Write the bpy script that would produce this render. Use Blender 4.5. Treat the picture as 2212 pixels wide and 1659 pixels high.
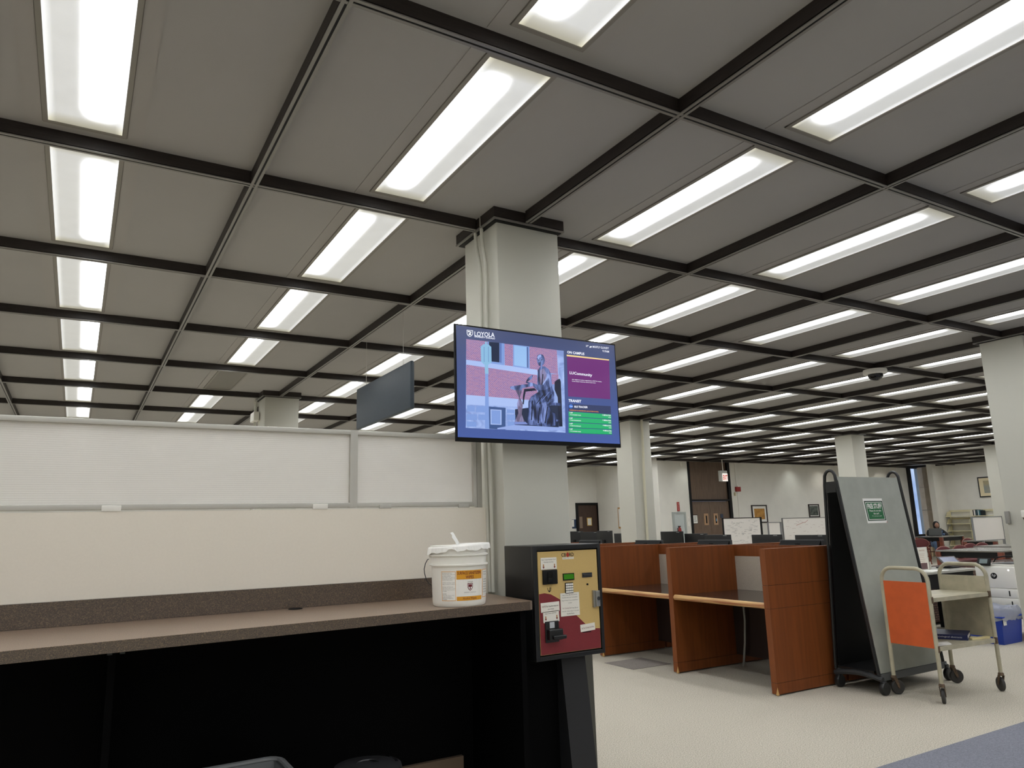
import bpy, bmesh, math, random
from mathutils import Vector, Matrix
random.seed(7)
for o in list(bpy.data.objects): bpy.data.objects.remove(o)
SC = bpy.context.scene
COL = SC.collection
PI = math.pi

# ------------------------------------------------------------------ camera
EYE = Vector((0.0, 0.0, 1.42))
R = ((0.8632681047134602, 0.4994459149566471, -0.07295174718639776),
     (-0.5039648062499814, 0.8448461298562266, -0.1795953533039611),
     (-0.02806516427618112, 0.19180405339844533, 0.9810318810589579))
cam = bpy.data.cameras.new('camera'); co = bpy.data.objects.new('camera', cam); COL.objects.link(co)
M = Matrix.Identity(4)
for r in range(3):
    M[r][0] = R[r][0]; M[r][1] = R[r][2]; M[r][2] = -R[r][1]; M[r][3] = EYE[r]
co.matrix_world = M
cam.sensor_fit = 'HORIZONTAL'; cam.sensor_width = 36.0
cam.lens = 36.0*1565.2521/2212.0
cam.shift_x = 11.5152/2212.0; cam.shift_y = 6.5539/2212.0
cam.clip_start = 0.05; cam.clip_end = 200
SC.camera = co

# ------------------------------------------------------------------ world, exposure
w = bpy.data.worlds.new('daylight'); SC.world = w; w.use_nodes = True
bg = w.node_tree.nodes['Background']
tc = w.node_tree.nodes.new('ShaderNodeTexCoord'); nz = w.node_tree.nodes.new('ShaderNodeTexNoise')
nz.inputs['Scale'].default_value = 30; rp = w.node_tree.nodes.new('ShaderNodeValToRGB')
rp.color_ramp.elements[0].color = (.28, .42, .75, 1); rp.color_ramp.elements[1].color = (.62, .74, 1, 1)
rp.color_ramp.elements[0].position = .35; rp.color_ramp.elements[1].position = .65
w.node_tree.links.new(tc.outputs['Generated'], nz.inputs['Vector'])
w.node_tree.links.new(nz.outputs['Fac'], rp.inputs['Fac']); w.node_tree.links.new(rp.outputs['Color'], bg.inputs['Color'])
bg.inputs['Strength'].default_value = .85
SC.view_settings.view_transform = 'Standard'
try: SC.view_settings.look = 'None'
except Exception: pass
SC.view_settings.exposure = 0.45
SC.view_settings.gamma = 1.0
SC.view_settings.use_curve_mapping = False
LENS_HOT = 16.0      # hot band of a lamp lens
LENS_DIM = 0.42     # quieter part of a lamp lens
SPOT_W = 9.0       # wall-washing downlights

# ------------------------------------------------------------------ material helpers
def lin(c):
    r = []
    for v in c[:3]:
        v = v/255.0
        r.append(v/12.92 if v <= .04045 else ((v+.055)/1.055)**2.4)
    return (r[0], r[1], r[2], 1.0)
def mat(name, c, rough=.6, metal=0., spec=.5, noise=0., nscale=30, bump=0., bscale=200, coat=0., stretch=None, c2=None, emit=0., ecol=None):
    m = bpy.data.materials.new(name); m.use_nodes = True
    nt = m.node_tree; b = nt.nodes['Principled BSDF']
    col = lin(c)
    b.inputs['Base Color'].default_value = col
    b.inputs['Roughness'].default_value = rough; b.inputs['Metallic'].default_value = metal
    b.inputs['Specular IOR Level'].default_value = spec
    if coat: b.inputs['Coat Weight'].default_value = coat; b.inputs['Coat Roughness'].default_value = .12
    if noise or c2 or bump:
        t = nt.nodes.new('ShaderNodeTexCoord'); mp = nt.nodes.new('ShaderNodeMapping')
        nt.links.new(t.outputs['Object'], mp.inputs['Vector'])
        if stretch: mp.inputs['Scale'].default_value = stretch
    if noise or c2:
        n = nt.nodes.new('ShaderNodeTexNoise'); n.inputs['Scale'].default_value = nscale; n.inputs['Detail'].default_value = 5
        nt.links.new(mp.outputs['Vector'], n.inputs['Vector'])
        cr = nt.nodes.new('ShaderNodeValToRGB')
        a = lin(c2) if c2 else tuple(v*(1-noise) for v in col[:3])+(1,)
        z = col if c2 else tuple(min(1, v*(1+noise)) for v in col[:3])+(1,)
        cr.color_ramp.elements[0].color = a; cr.color_ramp.elements[1].color = z
        cr.color_ramp.elements[0].position = .38; cr.color_ramp.elements[1].position = .62
        nt.links.new(n.outputs['Fac'], cr.inputs['Fac']); nt.links.new(cr.outputs['Color'], b.inputs['Base Color'])
    if bump:
        n2 = nt.nodes.new('ShaderNodeTexNoise'); n2.inputs['Scale'].default_value = bscale
        nt.links.new(mp.outputs['Vector'], n2.inputs['Vector'])
        bp = nt.nodes.new('ShaderNodeBump'); bp.inputs['Strength'].default_value = bump; bp.inputs['Distance'].default_value = .005
        nt.links.new(n2.outputs['Fac'], bp.inputs['Height']); nt.links.new(bp.outputs['Normal'], b.inputs['Normal'])
    if emit:      # screens and lit signs, given in display brightness before exposure
        b.inputs['Emission Color'].default_value = lin(ecol or c); b.inputs['Emission Strength'].default_value = emit*.73
    return m
_mc = {}
def flat(c, rough=.7, emit=0., base=None):
    k = (tuple(c), rough, emit)
    if k not in _mc:
        if emit: _mc[k] = mat('screen_glow', base or (8, 8, 10), .18, emit=emit, ecol=c)
        else: _mc[k] = mat('paint', c, rough)
    return _mc[k]

M_wall = mat('painted_wall', (226, 224, 216), .75, noise=.02, nscale=3, bump=.05, bscale=300)
M_beige = mat('beige_fabric_wall', (236, 229, 215), .85, noise=.008, nscale=90, bump=.05, bscale=700)
M_pillar = mat('painted_pillar', (202, 201, 190), .7, noise=.01, nscale=2, bump=.04, bscale=300)
M_ceil = mat('ceiling_panel', (166, 164, 161), .9, noise=.012, nscale=2, bump=.05, bscale=300)
M_beamwood = mat('dark_beam_wood', (38, 31, 28), .5, noise=.35, nscale=12, stretch=(1, 1, 30))
M_beamstrip = mat('beam_strip_metal', (136, 134, 129), .35, .35)
M_black = mat('matt_black', (10, 10, 11), .6, spec=.3)
M_blacklam = mat('black_laminate', (5, 5, 6), .7, spec=.06, noise=.1, nscale=200)
M_blackmet = mat('black_metal', (24, 25, 26), .35)
M_darkgrey = mat('dark_grey_plastic', (48, 50, 52), .5)
M_alu = mat('brushed_aluminium', (196, 194, 186), .45, .25)
M_white = mat('white_plastic', (240, 238, 230), .4)
M_paper = mat('white_paper', (235, 234, 228), .8)
M_cream = mat('cream_enamel', (178, 171, 147), .38, noise=.12, nscale=8)
M_rust = mat('rusty_worn_metal', (92, 74, 56), .7, noise=.4, nscale=60)
M_orange = mat('orange_panel', (206, 92, 40), .6, noise=.05, nscale=10)
M_greyboard = mat('grey_board', (164, 167, 158), .7, c2=(156, 159, 150), nscale=6, bump=.05)
M_chrome = mat('chrome', (200, 200, 200), .15, 1.)
M_doorwood = mat('door_wood', (112, 92, 76), .5, c2=(92, 74, 60), nscale=6, stretch=(14, 14, .6))
M_doordark = mat('dark_door_wood', (74, 54, 44), .5, c2=(60, 42, 34), nscale=6, stretch=(14, 14, .6))
M_tablewood = mat('cherry_wood', (106, 52, 34), .4, noise=.2, nscale=8)
M_tabletop = mat('grey_tabletop', (120, 118, 112), .25)
M_burg = mat('burgundy_upholstery', (92, 40, 42), .8, noise=.1, nscale=60)
M_bluebin = mat('blue_plastic', (24, 60, 160), .4)
M_glass_dim = mat('dim_glass', (150, 160, 158), .2)
M_stone = mat('sandstone', (248, 226, 194), .8, c2=(236, 212, 176), nscale=4, bump=.1)

def wood_carrel():
    m = mat('carrel_wood', (126, 69, 31), .5, spec=.3, c2=(115, 62, 28), nscale=4, stretch=(9, 9, .5))
    return m
M_cwood = wood_carrel()
M_cworn = mat('worn_bare_wood', (208, 170, 112), .5, c2=(158, 96, 60), nscale=3, stretch=(3, .7, 18))
M_cdark = mat('carrel_desktop', (46, 38, 34), .14, noise=.08, nscale=30)
M_cgrey = mat('tack_panel', (178, 168, 154), .85, noise=.04, nscale=90)

def carpet(name, a, b_, big):
    m = bpy.data.materials.new(name); m.use_nodes = True; nt = m.node_tree; b = nt.nodes['Principled BSDF']
    b.inputs['Roughness'].default_value = .95; b.inputs['Specular IOR Level'].default_value = .1
    t = nt.nodes.new('ShaderNodeTexCoord')
    n = nt.nodes.new('ShaderNodeTexNoise'); n.inputs['Scale'].default_value = 135; n.inputs['Detail'].default_value = 8; n.inputs['Roughness'].default_value = .8
    cr = nt.nodes.new('ShaderNodeValToRGB'); cr.color_ramp.elements[0].position = .36; cr.color_ramp.elements[1].position = .60
    cr.color_ramp.elements[0].color = lin(a); cr.color_ramp.elements[1].color = lin(b_)
    n2 = nt.nodes.new('ShaderNodeTexNoise'); n2.inputs['Scale'].default_value = .9; n2.inputs['Detail'].default_value = 3
    mx = nt.nodes.new('ShaderNodeMixRGB'); mx.blend_type = 'MULTIPLY'; mx.inputs['Fac'].default_value = .5
    c2 = nt.nodes.new('ShaderNodeValToRGB'); c2.color_ramp.elements[0].position = .3; c2.color_ramp.elements[1].position = .7
    c2.color_ramp.elements[0].color = (big, big, big, 1); c2.color_ramp.elements[1].color = (1, 1, 1, 1)
    for q in (n, n2): nt.links.new(t.outputs['Object'], q.inputs['Vector'])
    nt.links.new(n.outputs['Fac'], cr.inputs['Fac']); nt.links.new(n2.outputs['Fac'], c2.inputs['Fac'])
    nt.links.new(cr.outputs['Color'], mx.inputs['Color1']); nt.links.new(c2.outputs['Color'], mx.inputs['Color2'])
    nt.links.new(mx.outputs['Color'], b.inputs['Base Color'])
    bp = nt.nodes.new('ShaderNodeBump'); bp.inputs['Strength'].default_value = .4; bp.inputs['Distance'].default_value = .006
    nt.links.new(n.outputs['Fac'], bp.inputs['Height']); nt.links.new(bp.outputs['Normal'], b.inputs['Normal'])
    return m
M_carpet = carpet('carpet', (126, 120, 108), (218, 211, 195), .88)
M_carpetblue = carpet('blue_grey_carpet', (102, 104, 114), (140, 142, 152), .9)
M_patch = carpet('carpet_tile', (118, 112, 108), (160, 152, 146), .9)

def speckle(g=1.0, ro=.3):
    m = bpy.data.materials.new('speckled_laminate'); m.use_nodes = True; nt = m.node_tree; b = nt.nodes['Principled BSDF']
    b.inputs['Roughness'].default_value = ro; b.inputs['Coat Weight'].default_value = 1.0; b.inputs['Coat Roughness'].default_value = ro; b.inputs['Coat IOR'].default_value = 1.6
    t = nt.nodes.new('ShaderNodeTexCoord')
    n = nt.nodes.new('ShaderNodeTexNoise'); n.inputs['Scale'].default_value = 300; n.inputs['Detail'].default_value = 3; n.inputs['Roughness'].default_value = .7
    cr = nt.nodes.new('ShaderNodeValToRGB'); e = cr.color_ramp.elements
    e[0].position = .38; e[0].color = lin((52*g, 40*g, 31*g)); e[1].position = .68; e[1].color = lin((142*g, 120*g, 96*g))
    x = cr.color_ramp.elements.new(.52); x.color = lin((84*g, 67*g, 53*g))
    nt.links.new(t.outputs['Object'], n.inputs['Vector']); nt.links.new(n.outputs['Fac'], cr.inputs['Fac'])
    nt.links.new(cr.outputs['Color'], b.inputs['Base Color']); return m
M_speck = speckle(.92); M_specklit = speckle(1.45, .45)  # top face: same laminate, a lighter copy with the light painted into its colour

def lens_mat(on=True):
    m = bpy.data.materials.new('lamp_lens' if on else 'unlit_lamp_lens'); m.use_nodes = True; nt = m.node_tree
    b = nt.nodes['Principled BSDF']
    b.inputs['Base Color'].default_value = lin((200, 200, 190)) if on else lin((120, 116, 108)); b.inputs['Roughness'].default_value = .5
    if not on: return m
    L = nt.links
    t = nt.nodes.new('ShaderNodeTexCoord'); sx = nt.nodes.new('ShaderNodeSeparateXYZ'); L.new(t.outputs['Object'], sx.inputs[0])
    oi = nt.nodes.new('ShaderNodeObjectInfo')
    def mth(op, a, b_=None, c=None, clamp=False):
        n = nt.nodes.new('ShaderNodeMath'); n.operation = op; n.use_clamp = clamp
        for k, v in enumerate((a, b_, c)):
            if v is None: continue
            if isinstance(v, (int, float)): n.inputs[k].default_value = v
            else: L.new(v, n.inputs[k])
        return n.outputs[0]
    sh = mth('MULTIPLY_ADD', oi.outputs['Random'], .045, -.085)         # where the tube sits behind the lens
    dx = mth('DIVIDE', mth('SUBTRACT', sx.outputs['X'], sh), .052)
    d2 = mth('MULTIPLY', dx, dx)
    band = mth('EXPONENT', mth('MULTIPLY', mth('MULTIPLY', d2, mth('ABSOLUTE', dx)), -1.0))
    ey = mth('DIVIDE', mth('SUBTRACT', .615, mth('ABSOLUTE', sx.outputs['Y'])), .13, clamp=True)
    hot = mth('MULTIPLY', band, mth('MULTIPLY', ey, mth('MULTIPLY', ey, ey)))
    nz = nt.nodes.new('ShaderNodeTexNoise'); nz.inputs['Scale'].default_value = 7; L.new(t.outputs['Object'], nz.inputs['Vector'])
    dirt = mth('DIVIDE', mth('SUBTRACT', .655, mth('ABSOLUTE', sx.outputs['Y'])), .09, clamp=True)
    edge = mth('DIVIDE', mth('SUBTRACT', mth('ABSOLUTE', sx.outputs['X']), .115), .03, clamp=True)
    dim = mth('MULTIPLY', LENS_DIM, mth('MULTIPLY_ADD', mth('MULTIPLY', dirt, mth('MULTIPLY_ADD', nz.outputs['Fac'], .5, .75)), .45, .5))
    dim = mth('ADD', dim, mth('MULTIPLY', edge, .35))
    st = mth('MULTIPLY_ADD', hot, LENS_HOT, dim)
    # a prismatic lens throws most of its light straight down
    ge = nt.nodes.new('ShaderNodeNewGeometry'); dp = nt.nodes.new('ShaderNodeVectorMath'); dp.operation = 'DOT_PRODUCT'
    L.new(ge.outputs['Incoming'], dp.inputs[0]); L.new(ge.outputs['Normal'], dp.inputs[1])
    st = mth('MULTIPLY', st, mth('MULTIPLY_ADD', mth('ABSOLUTE', dp.outputs['Value']), .95, .42))
    L.new(st, b.inputs['Emission Strength'])
    cr = nt.nodes.new('ShaderNodeValToRGB'); cr.color_ramp.elements[0].color = lin((238, 232, 205)); cr.color_ramp.elements[1].color = lin((250, 252, 254))
    L.new(dirt, cr.inputs['Fac']); L.new(cr.outputs['Color'], b.inputs['Emission Color'])
    return m
M_lens = lens_mat(); M_lensoff = lens_mat(False)
M_fixture = mat('fixture_sheet_metal', (164, 161, 157), .7)
M_fixline = mat('fixture_frame', (138, 134, 126), .5)

def poly_mat():
    m = bpy.data.materials.new('ribbed_polycarbonate'); m.use_nodes = True; nt = m.node_tree; L = nt.links
    out = nt.nodes['Material Output']; nt.nodes.remove(nt.nodes['Principled BSDF'])
    t = nt.nodes.new('ShaderNodeTexCoord'); mp = nt.nodes.new('ShaderNodeMapping'); mp.inputs['Scale'].default_value = (0, 0, 1)
    L.new(t.outputs['Object'], mp.inputs['Vector'])
    wv = nt.nodes.new('ShaderNodeTexWave'); wv.bands_direction = 'Z'; wv.inputs['Scale'].default_value = 33; wv.wave_profile = 'SIN'
    L.new(mp.outputs['Vector'], wv.inputs['Vector'])
    bp = nt.nodes.new('ShaderNodeBump'); bp.inputs['Strength'].default_value = .13; bp.inputs['Distance'].default_value = .003; L.new(wv.outputs['Fac'], bp.inputs['Height'])
    d = nt.nodes.new('ShaderNodeBsdfDiffuse'); d.inputs['Color'].default_value = lin((246, 246, 244)); L.new(bp.outputs['Normal'], d.inputs['Normal'])
    tr = nt.nodes.new('ShaderNodeBsdfTranslucent'); tr.inputs['Color'].default_value = lin((246, 243, 238))
    gl = nt.nodes.new('ShaderNodeBsdfGlossy'); gl.inputs['Roughness'].default_value = .28; L.new(bp.outputs['Normal'], gl.inputs['Normal'])
    gl.inputs['Color'].default_value = (.9, .9, .9, 1)
    m1 = nt.nodes.new('ShaderNodeMixShader'); m1.inputs[0].default_value = .5; L.new(d.outputs[0], m1.inputs[1]); L.new(tr.outputs[0], m1.inputs[2])
    m2 = nt.nodes.new('ShaderNodeMixShader'); m2.inputs[0].default_value = .1; L.new(m1.outputs[0], m2.inputs[1]); L.new(gl.outputs[0], m2.inputs[2])
    rf = nt.nodes.new('ShaderNodeBsdfRefraction'); rf.inputs['Roughness'].default_value = .3; rf.inputs['IOR'].default_value = 1.08; L.new(bp.outputs['Normal'], rf.inputs['Normal'])
    rf.inputs['Color'].default_value = (1, .97, .92, 1)
    m3 = nt.nodes.new('ShaderNodeMixShader'); m3.inputs[0].default_value = .12; L.new(m2.outputs[0], m3.inputs[1]); L.new(rf.outputs[0], m3.inputs[2])
    L.new(m3.outputs[0], out.inputs['Surface']); return m
M_poly = poly_mat()
def glass_mat():
    m = bpy.data.materials.new('window_glass'); m.use_nodes = True; nt = m.node_tree
    out = nt.nodes['Material Output']; nt.nodes.remove(nt.nodes['Principled BSDF'])
    a = nt.nodes.new('ShaderNodeBsdfTransparent'); a.inputs['Color'].default_value = (.9, .93, .95, 1)
    g = nt.nodes.new('ShaderNodeBsdfGlossy'); g.inputs['Roughness'].default_value = .05
    mx = nt.nodes.new('ShaderNodeMixShader'); mx.inputs[0].default_value = .06
    nt.links.new(a.outputs[0], mx.inputs[1]); nt.links.new(g.outputs[0], mx.inputs[2]); nt.links.new(mx.outputs[0], out.inputs['Surface']); return m
M_glass = glass_mat()
def plastic_bag():
    m = mat('clear_bin_liner', (176, 180, 192), .2, bump=.9, bscale=26); m.node_tree.nodes['Principled BSDF'].inputs['Alpha'].default_value = .7; return m
M_bag = plastic_bag()
def weave_mat():
    m = bpy.data.materials.new('woven_pattern'); m.use_nodes = True; nt = m.node_tree; b = nt.nodes['Principled BSDF']; b.inputs['Roughness'].default_value = .9
    t = nt.nodes.new('ShaderNodeTexCoord'); mp = nt.nodes.new('ShaderNodeMapping'); mp.inputs['Rotation'].default_value = (PI/2, 0, 0)
    nt.links.new(t.outputs['Object'], mp.inputs['Vector'])
    br = nt.nodes.new('ShaderNodeTexBrick'); br.inputs['Scale'].default_value = 11; br.inputs['Color1'].default_value = lin((112, 88, 72)); br.inputs['Color2'].default_value = lin((82, 56, 48))
    br.inputs['Mortar'].default_value = lin((58, 40, 36)); br.inputs['Mortar Size'].default_value = .07; br.inputs['Brick Width'].default_value = .7; br.inputs['Row Height'].default_value = .33
    nt.links.new(mp.outputs['Vector'], br.inputs['Vector']); nt.links.new(br.outputs['Color'], b.inputs['Base Color']); return m
M_weave = weave_mat()

# ------------------------------------------------------------------ mesh helpers
class MB:
    """collects shapes and links them as one mesh object"""
    def __init__(s): s.v = []; s.f = []; s.mi = []; s.sm = []
    def add(s, vs, fs, m=0, smooth=False):
        n = len(s.v); s.v += [tuple(q) for q in vs]
        for f in fs: s.f.append([n+i for i in f]); s.mi.append(m); s.sm.append(smooth)
        return s
    def box(s, x0, x1, y0, y1, z0, z1, m=0, bev=0):
        if bev:
            return s.bbox(x0, x1, y0, y1, z0, z1, bev, m)
        v = [(x0, y0, z0), (x1, y0, z0), (x1, y1, z0), (x0, y1, z0), (x0, y0, z1), (x1, y0, z1), (x1, y1, z1), (x0, y1, z1)]
        return s.add(v, [(0, 3, 2, 1), (4, 5, 6, 7), (0, 1, 5, 4), (1, 2, 6, 5), (2, 3, 7, 6), (3, 0, 4, 7)], m)
    def bbox(s, x0, x1, y0, y1, z0, z1, b, m=0):
        bm = bmesh.new(); bmesh.ops.create_cube(bm, size=1)
        for q in bm.verts: q.co = Vector(((x0+x1)/2+q.co.x*(x1-x0), (y0+y1)/2+q.co.y*(y1-y0), (z0+z1)/2+q.co.z*(z1-z0)))
        bmesh.ops.bevel(bm, geom=bm.edges[:], offset=b, segments=3, affect='EDGES', profile=.5)
        return s.bm(bm, m, True)
    def bm(s, bm, m=0, smooth=False):
        bm.verts.index_update(); s.add([q.co[:] for q in bm.verts], [[q.index for q in f.verts] for f in bm.faces], m, smooth); bm.free(); return s
    def prism(s, pts, axis, a, b, m=0):
        """outline pts in the two other axes, extruded along axis from a to b"""
        n = len(pts)
        def P(p, t):
            return {'x': (t, p[0], p[1]), 'y': (p[0], t, p[1]), 'z': (p[0], p[1], t)}[axis]
        v = [P(p, a) for p in pts]+[P(p, b) for p in pts]
        return s.add(v, [tuple(range(n))[::-1], tuple(range(n, 2*n))]+[(i, (i+1) % n, n+(i+1) % n, n+i) for i in range(n)], m)
    def tube(s, pts, r, m=0, seg=10, closed=False, sy=1.0):
        pts = [Vector(p) for p in pts]; n = len(pts); rings = []
        up = None
        for i, p in enumerate(pts):
            a = pts[i-1] if (i or closed) else p; b = pts[(i+1) % n] if (i < n-1 or closed) else p
            d = (b-a).normalized()
            if up is None:
                up = Vector((0, 0, 1)) if abs(d.z) < .9 else Vector((1, 0, 0))
            u = d.cross(up)
            if u.length < 1e-4: u = d.cross(Vector((0, 1, 0)))
            u.normalize(); w_ = u.cross(d).normalized(); up = w_
            rr = r[i] if isinstance(r, (list, tuple)) else r
            rings.append([p+u*rr*math.cos(2*PI*k/seg)+w_*rr*sy*math.sin(2*PI*k/seg) for k in range(seg)])
        v = [q for g in rings for q in g]; f = []
        for i in range(n-1 if not closed else n):
            for k in range(seg):
                a = i*seg+k; b = i*seg+(k+1) % seg; j = (i+1) % n
                f.append((a, b, j*seg+(k+1) % seg, j*seg+k))
        if not closed: f += [tuple(range(seg))[::-1], tuple(range((n-1)*seg, n*seg))]
        return s.add(v, f, m, True)
    def lathe(s, prof, c=(0, 0, 0), m=0, seg=32, axis='z', caps=True):
        v = []; f = []; n = len(prof)
        for r, h in prof:
            for k in range(seg):
                a = 2*PI*k/seg; x, y = r*math.cos(a), r*math.sin(a)
                v.append({'z': (c[0]+x, c[1]+y, c[2]+h), 'y': (c[0]+x, c[1]+h, c[2]+y), 'x': (c[0]+h, c[1]+x, c[2]+y)}[axis])
        for i in range(n-1):
            for k in range(seg): f.append((i*seg+k, i*seg+(k+1) % seg, (i+1)*seg+(k+1) % seg, (i+1)*seg+k))
        if caps: f += [tuple(range(seg))[::-1], tuple(range((n-1)*seg, n*seg))]
        return s.add(v, f, m, True)
    def xf(s, M4):
        s.v = [tuple(M4 @ Vector(q)) for q in s.v]; return s
    def build(s, name, mats, parent=None, world=True):
        me = bpy.data.meshes.new(name)
        vs = s.v
        if parent is not None and world:
            inv = WM[parent.name].inverted(); vs = [tuple(inv @ Vector(q)) for q in vs]
        me.from_pydata(vs, [], s.f); me.update()
        bm = bmesh.new(); bm.from_mesh(me); bmesh.ops.recalc_face_normals(bm, faces=bm.faces[:]); bm.to_mesh(me); bm.free()
        if not isinstance(mats, (list, tuple)): mats = [mats]
        for q in mats: me.materials.append(q)
        for p, i, k in zip(me.polygons, s.mi, s.sm): p.material_index = i; p.use_smooth = k
        if any(s.sm):
            try: me.set_sharp_from_angle(angle=math.radians(38))
            except Exception: pass
        o = bpy.data.objects.new(name, me); COL.objects.link(o)
        if parent is not None: o.parent = parent; WM[o.name] = WM[parent.name].copy()
        else: WM[o.name] = Matrix.Identity(4)
        return o
WM = {}
def thing(name, label, cat, loc=(0, 0, 0), rz=0, group=None):
    o = bpy.data.objects.new(name, None); COL.objects.link(o); o.empty_display_size = .1
    o.location = loc; o.rotation_euler = (0, 0, rz)
    WM[o.name] = Matrix.Translation(loc) @ Matrix.Rotation(rz, 4, 'Z')
    return tag(o, label, cat, group)
def tag(o, label, cat, group=None):
    o['label'] = label; o['category'] = cat
    if group: o['group'] = group
    return o
def struct(o): o['kind'] = 'structure'; return o
def dup(o, loc=None, rz=None, label=None, group=None, parent=None):
    c = o.copy(); COL.objects.link(c)
    if loc is not None: c.location = loc
    if rz is not None: c.rotation_euler = (0, 0, rz)
    if parent is not None: c.parent = parent
    if label: c['label'] = label
    if group: c['group'] = group
    WM[c.name] = Matrix.Translation(c.location) @ Matrix.Rotation(c.rotation_euler[2], 4, 'Z')
    for ch in list(o.children): dup(ch, parent=c)
    return c
def text_mb(mb, s, x, y, w_, h, conv, m=0, align='c', bold=0.0):
    """letters fitted to a w x h box whose lower left corner is x, y; conv maps (x, y) to 3-D"""
    cu = bpy.data.curves.new('t', 'FONT'); cu.body = s; cu.resolution_u = 2
    if bold: cu.offset = bold
    o = bpy.data.objects.new('t', cu); COL.objects.link(o)
    dg = bpy.context.evaluated_depsgraph_get(); me = bpy.data.meshes.new_from_object(o.evaluated_get(dg))
    bpy.data.objects.remove(o); bpy.data.curves.remove(cu)
    if not me.vertices: return mb
    xs = [v.co.x for v in me.vertices]; ys = [v.co.y for v in me.vertices]
    x0, x1, y0, y1 = min(xs), max(xs), min(ys), max(ys)
    sx = w_/(x1-x0); sy = h/(y1-y0)
    vs = [conv(x+(v.co.x-x0)*sx, y+(v.co.y-y0)*sy) for v in me.vertices]
    mb.add(vs, [tuple(p.vertices) for p in me.polygons], m)
    bpy.data.meshes.remove(me); return mb
def quad(mb, p, m=0): return mb.add(p, [tuple(range(len(p)))], m)
def disc(mb, c, r, conv, m=0, n=20, ry=None):
    return mb.add([conv(c[0]+r*math.cos(2*PI*k/n), c[1]+(ry or r)*math.sin(2*PI*k/n)) for k in range(n)], [tuple(range(n))], m)

# ------------------------------------------------------------------ room grid
GX = lambda i: .6689+1.522*i
GY = lambda j: 2.1208+1.5268*j
ZB = 3.198           # underside of the beams
ZC = 3.270           # ceiling panels
X0, X1, Y0, Y1 = -6.94, 26.98, -7.04, 15.62

# floor and walls
o = MB().box(X0, X1+.3, Y0, 18.9, -.1, 0).build('floor', M_carpet); struct(o)
o = MB().box(2.6, 12.0, -2.5, 2.86, 0, .004).build('floor', M_carpetblue); struct(o)
o = MB().box(4.92, 5.42, 5.99, 6.46, 0, .003).build('floor', M_patch); struct(o)
o = MB().box(X0, X1+.3, Y0, 18.9, ZC, ZC+.1).build('ceiling', M_ceil); struct(o)
struct(MB().box(X0-.1, X0, Y0, 18.9, 0, ZC).build('wall_left', M_wall))
struct(MB().box(X0-.1, X1+.3, Y0-.1, Y0, 0, ZC).build('wall_back', M_wall))
struct(MB().box(X1, X1+.12, Y0, 14.75, 0, ZC).build('wall_right', M_wall))
mb = MB().box(14.12, 15.26, Y1, Y1+.12, 0, ZC).box(16.97, 26.14, Y1, Y1+.12, 0, ZC).box(15.26, 16.97, Y1, Y1+.12, ZB+.02, ZC)
struct(mb.build('wall_far', M_wall))
struct(MB().box(14.12, 14.24, Y1+.12, 18.5, 0, ZC).build('wall_alcove_side', M_wall))
mb = MB().box(X0, 13.28, 18.5, 18.62, 0, ZC).box(14.2, 14.24, 18.5, 18.62, 0, ZC).box(13.28, 14.2, 18.5, 18.62, 2.14, ZC)
struct(mb.build('wall_alcove_far', M_wall))
struct(MB().box(26.28, X1+.3, 14.75, 14.95, 0, ZC).build('wall_corner', M_wall))
# window with daylight beside the stone pier
wd = struct(MB().box(26.14, 26.32, Y1-.06, Y1+.12, .72, ZB+.03).box(26.32, 26.84, Y1, Y1+.1, .72, .80).box(26.32, 26.84, Y1, Y1+.1, ZB-.02, ZC).build('window_1', M_blackmet))
MB().box(26.32, 26.84, Y1+.04, Y1+.05, .80, ZB-.02).build('pane', M_glass, wd)
MB().box(26.2, 26.9, Y1-.16, Y1-.061, .68, .72).build('window_sill', M_white, wd)
struct(MB().box(26.14, 26.84, Y1, Y1+.12, 0, .68).box(26.84, 27.28, Y1, Y1+.12, 0, ZC).build('wall_far_pier', M_wall))
mb = MB()
for k in range(4): mb.box(26.80, 27.26, 15.42, 15.61, k*.83, min(k*.83+.822, ZC))
struct(mb.build('trim_1', M_stone))
struct(MB().box(27.28, 27.3, 14.95, 15.74, 0, ZC).build('wall_niche', M_wall))
# low half wall behind the counter
struct(MB().box(X0, 1.99, 3.60, 3.70, 0, 1.54).build('wall_partition', M_beige))
struct(MB().box(X0, 14.1, 18.47, 18.5, 0, .1).box(14.09, 14.12, Y1, 18.47, 0, .1).build('baseboard_alcove', M_black))
struct(MB().box(16.97, 26.2, Y1-.015, Y1, 0, .1).box(14.12, 15.26, Y1-.015, Y1, 0, .1).build('baseboard_far', M_black))
struct(MB().box(X1-.015, X1, Y0, 14.75, 0, .1).build('baseboard_right', M_black))

# double door leading out
d = struct(MB().box(15.26, 15.33, Y1-.03, Y1+.12, 0, ZB+.02).box(16.86, 16.97, Y1-.03, Y1+.12, 0, ZB+.02).box(15.33, 16.86, Y1-.03, Y1+.12, 2.05, 2.10).build('door_1', M_black))
MB().box(15.33, 16.86, Y1+.03, Y1+.07, 2.10, ZB+.02).build('door_transom', M_doorwood, d)
for a, b in ((15.335, 16.055), (16.062, 16.855)):
    MB().box(a, b, Y1+.02, Y1+.06, .01, 2.045).build('door_leaf', M_doorwood, d)
for a in (15.80, 16.19):
    MB().box(a, a+.17, Y1+.01, Y1+.02, 1.36, 1.69).build('vision_panel_frame', flat((176, 140, 108)), d)
    MB().box(a+.065, a+.115, Y1+.005, Y1+.01, 1.41, 1.63).build('vision_panel', M_black, d)
MB().box(16.275, 16.30, Y1, Y1+.004, 1.46, 1.54).build('reflection_card', flat((120, 180, 220)), d)
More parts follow.
